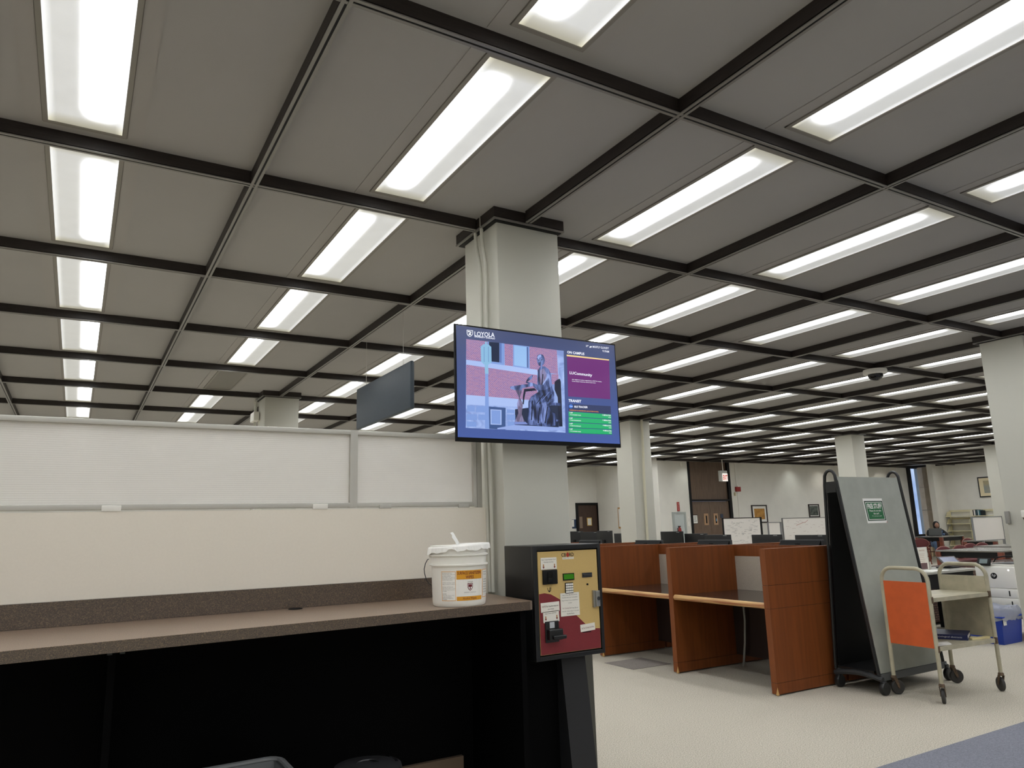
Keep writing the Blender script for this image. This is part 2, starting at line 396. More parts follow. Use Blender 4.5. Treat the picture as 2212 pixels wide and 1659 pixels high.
# alcove door
d = struct(MB().box(13.28, 13.35, 18.46, 18.62, 0, 2.14).box(14.11, 14.20, 18.46, 18.62, 0, 2.14).box(13.35, 14.11, 18.46, 18.62, 2.07, 2.14).build('door_2', M_black))
MB().box(13.35, 14.11, 18.52, 18.56, .01, 2.07).build('door_leaf', M_doordark, d)
MB().box(13.42, 13.53, 18.51, 18.52, 1.37, 1.72).build('vision_panel', flat((140, 122, 106)), d)

# ------------------------------------------------------------------ ceiling beams, one long trim each
def beam(mb, along, c, a, b, dz=0.):
    z0 = ZB+dz
    for (u0, u1, zl, zh, m) in ((-.019, .019, ZB+.011, ZC+.001, 0), (-.013, .013, z0+.005, ZB+.011, 2), (-.019, -.005, z0, z0+.005, 1), (.005, .019, z0, z0+.005, 1), (-.005, .005, z0+.003, z0+.005, 2)):  # black neck above the flange: the recess shadow is put into its colour
        if along == 'x': mb.box(a, b, c+u0, c+u1, zl, zh, m)
        else: mb.box(c+u0, c+u1, a, b, zl, zh, m)
    return mb
BM = [M_beamwood, M_beamstrip, M_black]
n = 2
PX = [(1, 1), (5, 1), (1, 5), (5, 5), (9, 5), (13, 5)]
for j in range(-5, 9):
    mb = MB(); a = X0
    cuts = [(GX(i)+.02-.25, GX(i)+.02+.25) for (i, jj) in PX if jj == j]
    for c0, c1 in sorted(cuts): beam(mb, 'x', GY(j), a, c0, .0015); a = c1
    beam(mb, 'x', GY(j), a, X1, .0015)
    struct(mb.build('trim_%d' % n, BM)); n += 1
for i in range(-4, 18):
    mb = MB(); a = Y0
    cuts = [(GY(jj)-.25, GY(jj)+.25) for (ii, jj) in PX if ii == i]
    for c0, c1 in sorted(cuts): beam(mb, 'y', GX(i), a, c0); a = c1
    beam(mb, 'y', GX(i), a, Y1 if GX(i) > 14.1 else 18.5)
    struct(mb.build('trim_%d' % n, BM)); n += 1
mb = MB()
beam(mb, 'x', Y1-.03, 14.1, X1, .0015)
struct(mb.build('trim_%d' % n, BM)); n += 1
for j in (9, 10):
    struct(beam(MB(), 'x', GY(j), X0, 14.1, .0015).build('trim_%d' % n, BM)); n += 1

# ------------------------------------------------------------------ ceiling lights
M_joint = mat('frame_joint', (112, 108, 102), .7)
def light_proto(on=True):
    t = thing('ceiling_light', '', 'ceiling light')
    f = MB()
    f.box(-.235, -.150, -.735, .735, -.004, 0, 0).box(.150, .235, -.735, .735, -.004, 0, 0)
    f.box(-.150, .150, .665, .735, -.004, 0, 0).box(-.150, .150, -.735, -.665, -.004, 0, 0)
    for a in (-1, 1):
        f.box(min(a*.146, a*.166), max(a*.146, a*.166), -.675, .675, -.010, -.004, 1)
        f.box(-.166, .166, min(a*.656, a*.676), max(a*.656, a*.676), -.0101, -.004, 1)
    for a in (-1, 1):
        f.box(min(a*.166, a*.169), max(a*.166, a*.169), -.678, .678, -.0045, -.004, 2)
        f.box(-.169, .169, min(a*.676, a*.679), max(a*.676, a*.679), -.0045, -.004, 2)
    f.build('frame', [M_fixture, M_fixline, M_joint], t, False)
    MB().add([(-.146, -.656, -.006), (.146, -.656, -.006), (.146, .656, -.006), (-.146, .656, -.006)], [(0, 3, 2, 1)]).build('lens', M_lens if on else M_lensoff, t, False)
    return t
special = {
    (-1, 0): 'long bright ceiling light cut off by the top left corner of the photo',
    (-1, 1): 'ceiling light just below the top left one, second of the left column',
    (-1, 2): 'third ceiling light down the leftmost column',
    (-1, 3): 'fourth ceiling light down the leftmost column',
    (-1, 4): 'fifth ceiling light down the leftmost column',
    (-1, 5): 'sixth ceiling light down the leftmost column',
    (-1, 6): 'ceiling light nearest above the white screen in the leftmost column',
    (0, 0): 'large bright ceiling light above and left of the near pillar',
    (0, 1): 'ceiling light directly behind the beam left of the near pillar top',
    (0, 2): 'ceiling light third from the camera in the column left of the near pillar',
    (0, 3): 'ceiling light just before the unlit fixture, fourth in its column',
    (0, 5): 'small ceiling light just beyond the unlit fixture',
    (0, 6): 'last ceiling light above the screen in the column with the unlit fixture',
    (1, -1): 'ceiling light cut by the top edge above the near pillar',
    (2, -1): 'very long bright ceiling light at the upper right corner of the photo',
    (1, 0): 'long ceiling light right of the near pillar top, nearest of its column',
    (2, 0): 'long ceiling light right of centre between the second and third cross beams',
    (3, 0): 'long ceiling light reaching the right edge above the right pillar',
    (3, -1): 'short piece of ceiling light at the right edge with dirty left end',
    (1, 1): 'ceiling light partly hidden behind the right edge of the near pillar',
    (2, 1): 'ceiling light upper right of the wall screen, first clear of the pillar',
    (1, 4): 'ceiling light behind the upper edge of the dark hanging sign',
    (4, 0): 'ceiling light end seen just left of the right pillar cap',
    (3, 1): 'ceiling light left of the dome camera, nearest one to it on the near side',
    (4, 2): 'ceiling light directly behind the dome camera',
}
NUM = 'one two three four five six seven eight nine ten eleven twelve thirteen fourteen fifteen sixteen seventeen eighteen nineteen twenty'.split()
P0 = light_proto(True); first = True
for j in range(-6, 11):
    for i in range(-5, 17):
        x, y = (GX(i)+GX(i+1))/2+.0, (GY(j)+GY(j+1))/2
        if (j >= 9 and x > 14) or j >= 10: continue
        if y > 15.0 and x > 14: continue
        if x < -.12*y-5.2 or y < .36*x-6.6 or y < -6.9: continue
        if (i, j) == (0, 4):
            t = light_proto(False); t.location = (x, y, ZC)
            t['label'] = 'unlit dark fluorescent ceiling fixture left of the hanging sign'; continue
        seen = x > -.2*y-1 and y > .38*x-1.5 and y > .8
        if first: t = P0; t.location = (x, y, ZC); first = False
        else: t = dup(P0, (x, y, ZC), PI if i == -1 else 0)
        if (i, j) in special: t['label'] = special[(i, j)]; t['group'] = 'nearer ceiling lights'
        elif seen: t['label'] = 'lit ceiling light in column %s from the left, row %s counted away from the camera' % (NUM[i+1], NUM[j+1]); t['group'] = 'ceiling lights in rows'
        else: t['label'] = 'lit fluorescent ceiling light behind the camera, outside the photo'; t['group'] = 'ceiling lights out of view'

# ------------------------------------------------------------------ pillars
def pillar(i, j, label, conduits=()):
    cx, cy = GX(i)+.034, GY(j)+.018
    t = thing('pillar', label, 'pillar', (cx, cy, 0), 0, 'square building pillars')
    MB().box(cx-.217, cx+.217, cy-.205, cy+.205, 0, ZB+.01, bev=.006).build('shaft', M_pillar, t)
    mb = MB(); k = .246; cx -= .01
    for (e, z0, z1, m) in ((0, ZB+.012, ZC-.0005, 0), (-.012, ZB+.007, ZB+.012, 2), (.002, ZB-.002, ZB+.007, 1), (-.012, ZB-.006, ZB-.002, 2)):
        mb.box(cx-k-e, cx+k+e, cy-k-e, cy+k+e, z0, z1, m)
    mb.build('capital', BM, t)
    MB().box(cx-.215, cx+.235, cy-.212, cy+.212, .002, .1).build('base_trim', M_black, t)
    return t
p_near = pillar(1, 1, 'near pale pillar in the centre carrying the wall screen')
p_right = pillar(5, 1, 'large pillar cut by the right edge of the photo')
p_mid = pillar(5, 5, 'pillar right of the wall screen with a pale conduit on its front')
p_left = pillar(1, 5, 'far pillar rising above the white screens left of the hanging sign')
p_far = pillar(9, 5, 'far pillar behind the top of the grey sloped board')
p_far2 = pillar(13, 5, 'farthest pillar just left of the right edge pillar')
for k, (a, b, c) in enumerate(((3.668, 3.615, 3.586), (3.591, 3.548, 3.550))):
    x = 1.978
    tag(MB().tube([(x, a, ZC)]+[(x, a+(b-a)*(q*q*(3-2*q)), 3.17-.26*q) for q in [w_/14 for w_ in range(15)]]+[(x, b, 2.6), (x, (b+c)/2, 1.8), (x, c, 1.085)], .0105, seg=12).build('conduit_pipe', M_pillar),
        ('left' if k == 0 else 'right')+' one of two painted conduits down the near pillar', 'pipe', 'painted conduits')
tag(MB().tube([(8.325, 9.53, ZC), (8.325, 9.53, 2.9), (8.30, 9.53, 2.2), (8.285, 9.53, .1)], .022).build('conduit_pipe', mat('cream_pipe', (214, 210, 186), .5)), 'pale vertical conduit on the pillar right of the wall screen', 'pipe')
t = tag(MB().tube([(1.975, 10.02, ZC), (1.975, 10.02, .2)], .016).tube([(1.975, 9.95, ZC), (1.975, 9.95, 3.0)], .012).build('conduit_pipe', M_pillar), 'conduit with junction box on the far left pillar', 'pipe')
MB().box(1.93, 2.0, 9.86, 10.1, 2.92, 3.04, bev=.006).build('junction_box', M_white, t)

# ------------------------------------------------------------------ translucent screens on the half wall
def screen(x0, x1, label):
    t = thing('partition_screen', label, 'screen', (x0, 3.61, 1.54), 0, 'translucent screens on the half wall')
    f = .024
    mb = MB().box(x0, x1, 3.605, 3.645, 1.918, 1.942, bev=.003).box(x0, x1, 3.605, 3.645, 1.548, 1.572, bev=.003)
    mb.box(x0, x0+f*.8, 3.6045, 3.6455, 1.5475, 1.9425).box(x1-f*.8, x1, 3.6045, 3.6455, 1.5475, 1.9425)
    mb.build('frame', M_alu, t)
    MB().box(x0+f-.004, x1-f+.004, 3.622, 3.63, 1.568, 1.922).build('pane', M_poly, t)
screen(-5.2, 1.2092, 'long ribbed translucent screen on the left part of the half wall')
screen(1.2093, 1.918, 'shorter ribbed translucent screen beside the near pillar')
tag(MB().box(1.930, 1.962, 3.622, 3.66, 1.541, 1.945, bev=.003).build('filler_post', M_alu), 'narrow pale post between short screen and near pillar', 'post')
for k, x in enumerate((.09, 1.0, 1.345, 1.80)):
    tag(MB().box(x, x+(.075 if k < 2 else .065), 3.596, 3.606, 1.541, 1.566 if k < 2 else 1.56, bev=.002).build('screen_clip', M_white if k < 2 else M_alu),
        ['white clip under the long screen at the far left', 'white clip under the long screen near its right end', 'flat clip under the short screen near the mullion', 'flat clip under the short screen beside the near pillar'][k], 'clip', 'clips under the screens')

# ------------------------------------------------------------------ counter
CZ = 1.08
t = thing('service_counter', 'long brown speckled counter with black front below the beige half wall', 'counter', (0, 3.3, 0))
yl, yr = 2.895, 3.027
top = [(X0+.7, yl-.27), (1.885, yr), (1.903, yr+.012), (1.95, 3.598), (X0+.7, 3.598)]
mb = MB().prism(top, 'z', CZ-.040, CZ-.0008).prism(top, 'z', CZ-.0008, CZ, 1); mb.build('countertop', [M_speck, M_specklit], t)
MB().prism([(X0+.7, 3.575), (1.93, 3.575), (1.93, 3.6), (X0+.7, 3.6)], 'z', CZ+.001, CZ+.100).build('backsplash', M_speck, t)
MB().lathe([(.032, 0), (.032, .003), (.026, .003), (.024, .001)], (.912, 3.535, CZ)).build('cable_grommet', M_black, t)
MB().box(1.845, 1.873, 3.055, 3.598, 0, CZ-.041).build('end_panel', M_blacklam, t)
MB().box(.14, .165, 3.2, 3.55, 0, CZ-.041).build('support_panel', M_blacklam, t)
MB().box(X0+.7, 1.845, 3.56, 3.585, 0, CZ-.041).build('back_panel', M_blacklam, t)
MB().box(.9, 1.775, 3.535, 3.56, .235, .302).build('rear_rail', mat('brown_rail', (110, 92, 76), .6), t)
MB().lathe([(.005, 0), (.005, .003)], (1.844, 3.42, .52), axis='x').build('screw', M_chrome, t)
for x in (.135, .175): MB().box(x-.008, x+.008, 3.0, 3.02, CZ-.054, CZ-.0405).build('bracket', M_darkgrey, t)

# pail of wipes
px, py = 1.567, 3.140
t = thing('wipes_pail', 'white pail of sanitizer wipes standing at the right end of the counter', 'pail', (px, py, CZ))
MB().lathe([(.118, 0), (.121, .004), (.1235, .02), (.128, .17), (.128, .178), (.137, .18), (.137, .186), (.129, .188), (.13, .222), (.138, .224), (.138, .23), (.131, .232), (.133, .262), (.133, .27)], (px, py, CZ+.001), seg=48).build('bucket', M_white, t)
mb = MB(); r_ = random.Random(3); seg = 64; vs = []; fs = []
for k in range(seg):
    a = 2*PI*k/seg
    drop = .026+(.004 if k % 7 < 2 else 0)+(.010 if k in (30, 31) else 0)-(.012 if k in (40, 41, 42) else 0)-(.006 if k in (46, 52) else 0)
    rr = .138+(.010 if k in (30, 31, 59, 60) else 0)
    top_z = .278+.007*math.cos(a+.45)
    for (q, z) in ((.0, top_z+.001), (.12, top_z+.001), (rr-.004, top_z), (rr, top_z-.006), (rr+.003, top_z-drop)): vs.append((px+q*math.cos(a), py+q*math.sin(a), CZ+z-.006))
for k in range(seg):
    for q in range(4): fs.append((k*5+q, ((k+1) % seg)*5+q, ((k+1) % seg)*5+q+1, k*5+q+1))
mb.add(vs, fs, 0, False).build('lid', mat('torn_white_lid', (244, 243, 238), .5), t)
pr = Vector((.89, -.456, 0)); pf = Vector((-.456, -.89, 0))    # pail's right and front as seen from the room
def wp(a, z, d=.0): return Vector((px, py, CZ))+pr*a+pf*(-d)+Vector((0, 0, z))
out = [(-.010, .272), (-.014, .284), (-.031, .308), (-.029, .313), (-.030, .319), (-.037, .325), (-.036, .330), (-.030, .330), (-.028, .332), (-.022, .328), (-.010, .306), (.002, .285), (.006, .272)]
mb = MB(); N_ = len(out)
mb.add([wp(a, z, .0+.03*(z-.27)) for a, z in out]+[wp(a, z, .003+.03*(z-.27)) for a, z in out], [tuple(range(N_)), tuple(range(N_, 2*N_))[::-1]]+[(i, (i+1) % N_, N_+(i+1) % N_, N_+i) for i in range(N_)])
mb.build('wipe', mat('wet_wipe', (240, 240, 238), .8), t)
MB().tube([wp(-.134, .212), wp(-.146, .208), wp(-.156, .19), wp(-.1615, .166), wp(-.160, .145), wp(-.152, .118), wp(-.142, .102), wp(-.131, .094, -.01)], .0022, seg=6).build('wire_handle', M_darkgrey, t)
MB().box(-.008, .008, -.02, .02, -.025, .025).xf(Matrix.Translation(wp(-.131, .205)) @ Matrix.Rotation(math.atan2(pr.y, pr.x), 4, 'Z')).build('handle_ear', M_white, t)
def cyl(a, z, off=.0):   # a metres along the pail's front -> on its wall
    rr = .1235+.030*(z-.02)+.0006+off; th = math.asin(max(-.999, min(.999, a/.128)))
    return tuple(Vector((px, py, CZ+z))+pr*rr*math.sin(th)+pf*rr*math.cos(th))
def cyrect(mb, a0, a1, z0, z1, m, off=0., n=10):
    vs = []
    for k in range(n+1):
        a = a0+(a1-a0)*k/n; vs += [cyl(a, z0, off), cyl(a, z1, off)]
    mb.add(vs, [(2*k, 2*k+2, 2*k+3, 2*k+1) for k in range(n)], m)
LM = [flat((244, 242, 236)), flat((226, 160, 40)), flat((70, 50, 40)), flat((110, 24, 34)), flat((90, 88, 84))]
mb = MB()
cyrect(mb, -.080, .1262, .026, .162, 0)
for (a0, a1, z0, z1, m) in ((-.078, -.014, .028, .030, 1), (-.078, -.014, .155, .157, 1), (-.078, -.0765, .028, .157, 1), (-.0155, -.014, .028, .157, 1),
                            (-.010, .104, .121, .160, 1), (-.010, .104, .028, .046, 1), (.107, .1255, .158, .160, 1), (.107, .1085, .036, .160, 1), (.107, .1255, .036, .038, 1)):
    cyrect(mb, a0, a1, z0, z1, m, .0006)
mb.build('label', LM, t)
mb = MB()
cv = lambda a, z: cyl(a, z, .0016)
text_mb(mb, 'SURFACE SANITIZER', -.006, .142, .106, .013, cv, 3, bold=.01)
text_mb(mb, 'WIPES', .032, .124, .036, .013, cv, 3, bold=.01)
text_mb(mb, 'Alcohol Wipes', .018, .030, .062, .013, cv, 3)
text_mb(mb, 'LOYOLA', .040, .107, .024, .005, cv, 2)
text_mb(mb, 'UNIVERSITY CHICAGO', .024, .062, .054, .003, cv, 2)
for k, s_ in enumerate(('Directions for Use', 'Pop lid, pull a wipe out', 'to clean surface', 'thoroughly, use again for', '30 seconds and allow to air', 'dry for best result', '', 'Contact warnings contact', 'signs if shock irritation', '', 'Storage and Disposal', 'Store this product in a cool', 'dry area away from direct', 'sunlight', '', 'CAUTION', 'Flammable. Keep out of', 'reach of children', 'KEEP OUT OF REACH OF', 'CHILDREN')):
    if s_: text_mb(mb, s_, -.074, .148-k*.0061, min(.058, .0024*len(s_)), .0036, cv, 4)
for k, s_ in enumerate(('WARNING', 'TOXIC', '', 'USE', 'AND', 'WASH', 'HANDS', 'AFTER', 'USE')):
    if s_: text_mb(mb, s_, .111, .146-k*.011, .0135, .0045, cv, 4)
# shield
sh = [(.040, .103), (.064, .103), (.064, .085), (.060, .077), (.052, .070), (.044, .077), (.040, .085)]
mb.add([cyl(a, z, .0010) for a, z in sh], [tuple(range(7))], 3)
sh2 = [(.052+(a-.052)*.8, .089+(z-.089)*.8) for a, z in sh]
mb.add([cyl(a, z, .0013) for a, z in sh2], [tuple(range(7))], 0)
mb.add([cyl(a, z, .0016) for a, z in ((.044, .098), (.060, .098), (.060, .086), (.052, .076), (.044, .086))], [(0, 1, 2, 3, 4)], 3)
for q in (.048, .056): mb.add([cyl(q+.003*math.cos(2*PI*k/8), .084+.003*math.sin(2*PI*k/8), .0019) for k in range(8)], [tuple(range(8))], 0)
mb.build('label_print', LM, t)

# bins under the counter
t = thing('recycling_bin', 'grey rectangular bin under the counter, only its rim corner showing', 'bin', (.6, 3.14, 0))
mb = MB(); a, b, c, d_ = .42, .80, 2.93, 3.33
mb.add([(a+.04, c+.04, 0), (b-.04, c+.04, 0), (b-.04, d_-.04, 0), (a+.04, d_-.04, 0), (a, c, .5), (b, c, .5), (b, d_, .5), (a, d_, .5)], [(0, 3, 2, 1), (0, 1, 5, 4), (1, 2, 6, 5), (2, 3, 7, 6), (3, 0, 4, 7)])
mb.add([(a+.05, c+.05, .02), (b-.05, c+.05, .02), (b-.05, d_-.05, .02), (a+.05, d_-.05, .02), (a+.012, c+.012, .5), (b-.012, c+.012, .5), (b-.012, d_-.012, .5), (a+.012, d_-.012, .5)], [(0, 1, 2, 3), (0, 4, 5, 1), (1, 5, 6, 2), (2, 6, 7, 3), (3, 7, 4, 0)])
mb.build('bin_body', mat('grey_bin', (120, 122, 124), .5), t)
mb = MB()
rc = []
for (cx_, cy_, a0) in ((b-.05, c+.05, -PI/2), (b-.05, d_-.05, 0), (a+.05, d_-.05, PI/2), (a+.05, c+.05, PI)):
    for k in range(5): rc.append((cx_+.06*math.cos(a0+k*PI/8), cy_+.06*math.sin(a0+k*PI/8), .502))
mb.tube(rc, .012, closed=True, seg=8).build('rim', mat('grey_bin_rim', (128, 130, 132), .45), t)
t = thing('trash_can', 'round black trash can under the counter with swing lid and liner', 'bin', (1.10, 3.06, 0))
MB().lathe([(.115, 0), (.13, .44), (.13, .465)], (1.10, 3.06, 0)).build('can', M_black, t)
MB().lathe([(.138, .455), (.14, .47), (.136, .488), (.10, .497), (.045, .5), (.043, .496), (.0, .496)], (1.10, 3.06, 0), caps=False).build('lid', mat('black_lid', (44, 44, 46), .3), t)
mb = MB(); mb.add([(1.10+.03*math.cos(a), 3.06+.03*math.sin(a), .4995) for a in (0, .5, 1)]+[(1.10+.125*math.cos(a), 3.06+.125*math.sin(a), .4935) for a in (1.2, .6, 0, -.3)], [tuple(range(7))])
mb.build('lid_flap', mat('black_flap', (30, 30, 31), .15, bump=.6, bscale=60), t)
MB().lathe([(.134, .40), (.141, .41), (.142, .452), (.139, .455)], (1.10, 3.06, 0), caps=False).build('bin_liner', mat('liner', (210, 214, 190), .5), t)

# ------------------------------------------------------------------ payment kiosk
kx0, kx1, ky0, ky1, kz0, kz1 = 1.966, 2.384, 3.117, 3.40, .784, 1.331
t = thing('card_value_kiosk', 'black card machine with gold and maroon face on a black pedestal', 'kiosk', (2.175, 3.25, 0))
mb = MB().box(kx0, kx1, ky0+.02, ky1, kz0, kz1, bev=.003)
mb.box(kx0, 1.990, ky0, ky0+.02, kz0, kz1, bev=.002).box(2.366, kx1, ky0, ky0+.02, kz0, kz1, bev=.002).box(1.990, 2.366, ky0, ky0+.02, 1.308, kz1, bev=.002).box(1.990, 2.366, ky0, ky0+.02, kz0, .804, bev=.002)
mb.build('cabinet', M_blackmet, t)
Mgold = mat('gold_face', (206, 176, 112), .5, noise=.06, nscale=300); Mmar = mat('maroon_face', (126, 40, 46), .5, noise=.06, nscale=300)
FY = ky0+.006
MB().box(1.996, 2.362, FY, FY+.012, .810, 1.301).build('front_face', Mgold, t)
kf = lambda x, z: (x, FY-.0006, z)
K2 = lambda x, z: (x, FY-.0010, z)
K3 = lambda x, z: (x, FY-.0016, z)
wave = [(1.997, 1.100), (2.03, 1.103), (2.067, 1.095), (2.12, 1.067), (2.172, 1.027), (2.213, .986), (2.264, .942), (2.29, .922), (2.329, .910), (2.361, .908)]
mb = MB()
for (xa, za), (xb, zb_) in zip(wave, wave[1:]):
    quad(mb, [kf(xa, .811), kf(xb, .811), kf(xb, zb_), kf(xa, za)])
mb.build('maroon_wave', Mmar, t)
mb = MB()
for (xa, za), (xb, zb_) in zip(wave, wave[1:]): quad(mb, [K2(xa, za-.0015), K2(xb, zb_-.0015), K2(xb, zb_+.0012), K2(xa, za+.0012)])
mb.build('wave_line', flat((222, 190, 120)), t)
DK = [flat((30, 26, 24)), flat((170, 50, 34)), flat((236, 232, 222)), flat((120, 24, 40)), flat((176, 122, 66))]
mb = MB(); text_mb(mb, 'CB', 2.139, 1.272, .030, .018, kf, 0, bold=.02); text_mb(mb, 'RD', 2.189, 1.272, .028, .018, kf, 0, bold=.02)
disc(mb, (2.179, 1.281), .009, kf, 1, ry=.012); mb.box(2.146, 2.216, FY-.001, FY, 1.259, 1.269, 2)
text_mb(mb, 'SMART CARD TOUCH', 2.150, 1.262, .062, .0045, K3, 0)
text_mb(mb, '27', 2.053, 1.124, .001, .001, kf, 0)
mb.add([kf(2.046, 1.126), kf(2.049, 1.126), kf(2.053, 1.112), kf(2.066, 1.112), kf(2.069, 1.126), kf(2.072, 1.126), kf(2.068, 1.110), kf(2.059, 1.103), kf(2.051, 1.110)], [(0, 1, 2, 3, 6, 7, 8), (3, 4, 5, 6)], 0)
quad(mb, [kf(2.060, 1.114), kf(2.064, 1.114), kf(2.066, 1.128), kf(2.062, 1.128)], 0)
text_mb(mb, 'STRIPE THIS SIDE', 2.042, 1.132, .034, .003, kf, 0)
mb.build('logo_print', DK, t)
def arrow(mb, x, z, c):
    mb.add([c(x-.003, z+.016), c(x+.003, z+.016), c(x+.003, z+.003), c(x-.003, z+.003)], [(0, 1, 2, 3)], 4)
    mb.add([c(x-.006, z+.004), c(x+.006, z+.004), c(x, z-.006)], [(0, 1, 2)], 3)
def notice(name, x0, x1, z0, z1, lines, arrows=(), rot=0, lab=None):
    mb = MB(); mb.box(x0, x1, FY-.0030, FY-.0016, z0, z1, 2)
    c = lambda x, z: (x, FY-.0036, z)
    for (s_, xa, za, w_, h, m) in lines: text_mb(mb, s_, xa, za, w_, h, c, m)
    for a in arrows: arrow(mb, a[0], a[1], c)
    if rot: mb.xf(Matrix.Translation(((x0+x1)/2, 0, (z0+z1)/2)) @ Matrix.Rotation(rot, 4, 'Y') @ Matrix.Translation((-(x0+x1)/2, 0, -(z0+z1)/2)))
    o_ = mb.build(name, DK, t); o_['label'] = lab
notice('notice', 2.012, 2.108, 1.214, 1.272, [('Step 1: Insert Rambler Card/', 2.017, 1.258, .086, .007, 0), ('Courtesy Card here', 2.030, 1.246, .058, .007, 0)], ((2.028, 1.224), (2.094, 1.224)), .0, 'white card notice with two arrows above the card reader')
notice('notice', 2.122, 2.237, .982, 1.094, [('Step 3: Press $$ when you are', 2.134, 1.080, .090, .006, 0), ('finished with your transaction', 2.132, 1.068, .094, .006, 0), ('Step 4: Press C if you would like a', 2.130, 1.054, .098, .006, 0), ('receipt', 2.168, 1.042, .022, .005, 0),
       ('For Courtesy Card:', 2.133, 1.015, .054, .009, 3), ('Press $$ and', 2.190, 1.016, .036, .006, 0), ('insert $1. Follow Steps 1-4 to load', 2.128, 1.002, .102, .006, 0), ('Rambler Bucks', 2.158, .990, .044, .006, 0)], (), .0, 'large square white notice under the keypad')
notice('notice', 2.004, 2.114, 1.010, 1.056, [('NOTE', 2.010, 1.034, .022, .008, 3), ('This ValuePort does not', 2.034, 1.034, .072, .007, 0), ('give change', 2.044, 1.020, .036, .007, 0)], (), -.02, 'white notice strip saying no change is given')
notice('notice', 2.016, 2.110, .961, 1.013, [('Step 2: Insert cash here', 2.026, 1.000, .068, .007, 0)], ((2.030, .976), (2.096, .976)), -.03, 'white notice with arrows above the cash slot')
notice('notice', 2.237, 2.328, .900, .935, [('Get Your Courtesy Card Here', 2.243, .910, .078, .012, 3)], (), -.05, 'small tilted white notice with maroon writing')
MB().box(2.019, 2.107, FY-.010, FY, 1.142, 1.212, bev=.004).build('card_reader', M_black, t)
MB().box(2.046, 2.074, FY-.014, FY-.010, 1.150, 1.203, bev=.003).build('card_slot', mat('slot_black', (6, 6, 7), .2), t)
MB().box(2.143, 2.212, FY-.004, FY, 1.155, 1.189).build('display_bezel', M_black, t)
MB().box(2.147, 2.208, FY-.0055, FY-.004, 1.160, 1.185).build('display', mat('green_lcd', (52, 120, 10), .3, emit=.15), t)
MB().box(2.264, 2.325, FY-.004, FY, 1.163, 1.186).box(2.268, 2.321, FY-.009, FY-.004, 1.170, 1.178).build('receipt_slot', M_darkgrey, t)
MB().lathe([(.005, -.004), (.005, 0)], (2.294, FY, 1.128), axis='y').build('keyhole', M_black, t)
MB().box(2.154, 2.203, FY-.004, FY, 1.091, 1.143).build('keypad', M_black, t)
mb = MB()
for a in range(4):
    for b in range(4): mb.box(2.157+a*.0115, 2.166+a*.0115, FY-.007, FY-.004, 1.094+b*.0122, 1.103+b*.0122)
mb.build('keypad_keys', M_white, t)
mb = MB().box(2.321, 2.333, FY-.012, FY, 1.012, 1.096).box(2.333, 2.358, FY-.020, FY, 1.016, 1.094, bev=.003)
o = mb.build('lock', mat('steel_lock', (170, 170, 166), .3, .8), t)
MB().lathe([(.009, -.024), (.009, -.019)], (2.347, FY, 1.056), axis='y').lathe([(.004, -.026), (.004, -.023)], (2.347, FY, 1.056), axis='y').build('lock_cylinder', M_darkgrey, o)
MB().box(2.024, 2.104, FY-.008, FY, .866, .966, bev=.003).box(2.030, 2.112, FY-.034, FY-.006, .878, .930, bev=.006).box(2.044, 2.120, FY-.052, FY-.03, .884, .902, bev=.005).build('cash_acceptor', M_blackmet, t)
MB().box(2.048, 2.076, FY-.010, FY-.0075, .934, .962).build('cash_picture', flat((190, 194, 198)), t)
MB().box(2.250, 2.303, FY-.001, FY, .893, .897).build('card_outlet', M_black, t)
# pedestal with a forward-sloping front
mb = MB()
a0, a1 = 2.19, 2.335
mb.box(1.985, 2.33, 3.24, 3.36, 0, .784)
mb.build('pedestal', M_blacklam, t)
v = [(2.165, 3.20, .782), (2.312, 3.20, .782), (2.165, 3.11, .002), (2.312, 3.11, .002), (2.165, 3.24, .782), (2.312, 3.24, .782), (2.165, 3.24, .002), (2.312, 3.24, .002)]
MB().add(v, [(0, 1, 3, 2), (0, 2, 6, 4), (1, 5, 7, 3), (0, 4, 5, 1), (4, 5, 7, 6), (2, 3, 7, 6)]).build('pedestal_front', mat('charcoal_laminate', (34, 34, 36), .5), t)
MB().box(2.0, 2.435, 3.30, 3.318, 0, .783).build('pedestal_back_plate', mat('olive_grey_plate', (84, 82, 74), .5), t)

# ------------------------------------------------------------------ wall screen (television)
TH = (0.00036054753622555735, 3.0468602474471896e-05, 1.6634726557105153, -0.00010094119729647407, -0.00037793731611551496, 2.52536022493992, -6.2830749295481e-05, 2.239067188449092e-05)
TY = 3.352
def tv(x, y, off=.0):
    q = TH[6]*x+TH[7]*y+1
    return ((TH[0]*x+TH[1]*y+TH[2])/q, TY-.0006-off, (TH[3]*x+TH[4]*y+TH[5])/q)
t = thing('television', 'flat screen television on the near pillar showing campus information', 'television', (2.21, 3.40, 2.19))
x0, x1, z0, z1 = 1.668, 2.760, 1.872, 2.506
MB().box(x0, x1, TY+.002, TY+.014, z0, z1, bev=.003).box(x0+.12, x1-.12, TY+.014, TY+.05, z0+.08, z1-.14, bev=.006).build('casing', M_black, t)
MB().box(x0+.008, x1-.008, TY, TY+.002, z0+.020, z1-.008).build('display_panel', mat('screen_backing', (5, 5, 7), .12), t)
MB().box(1.98, 2.44, TY+.051, 3.442, 2.02, 2.36).build('wall_bracket', M_blackmet, t)
E_ = 1.0
def gl(c, e=E_): return flat(c, .3, e)
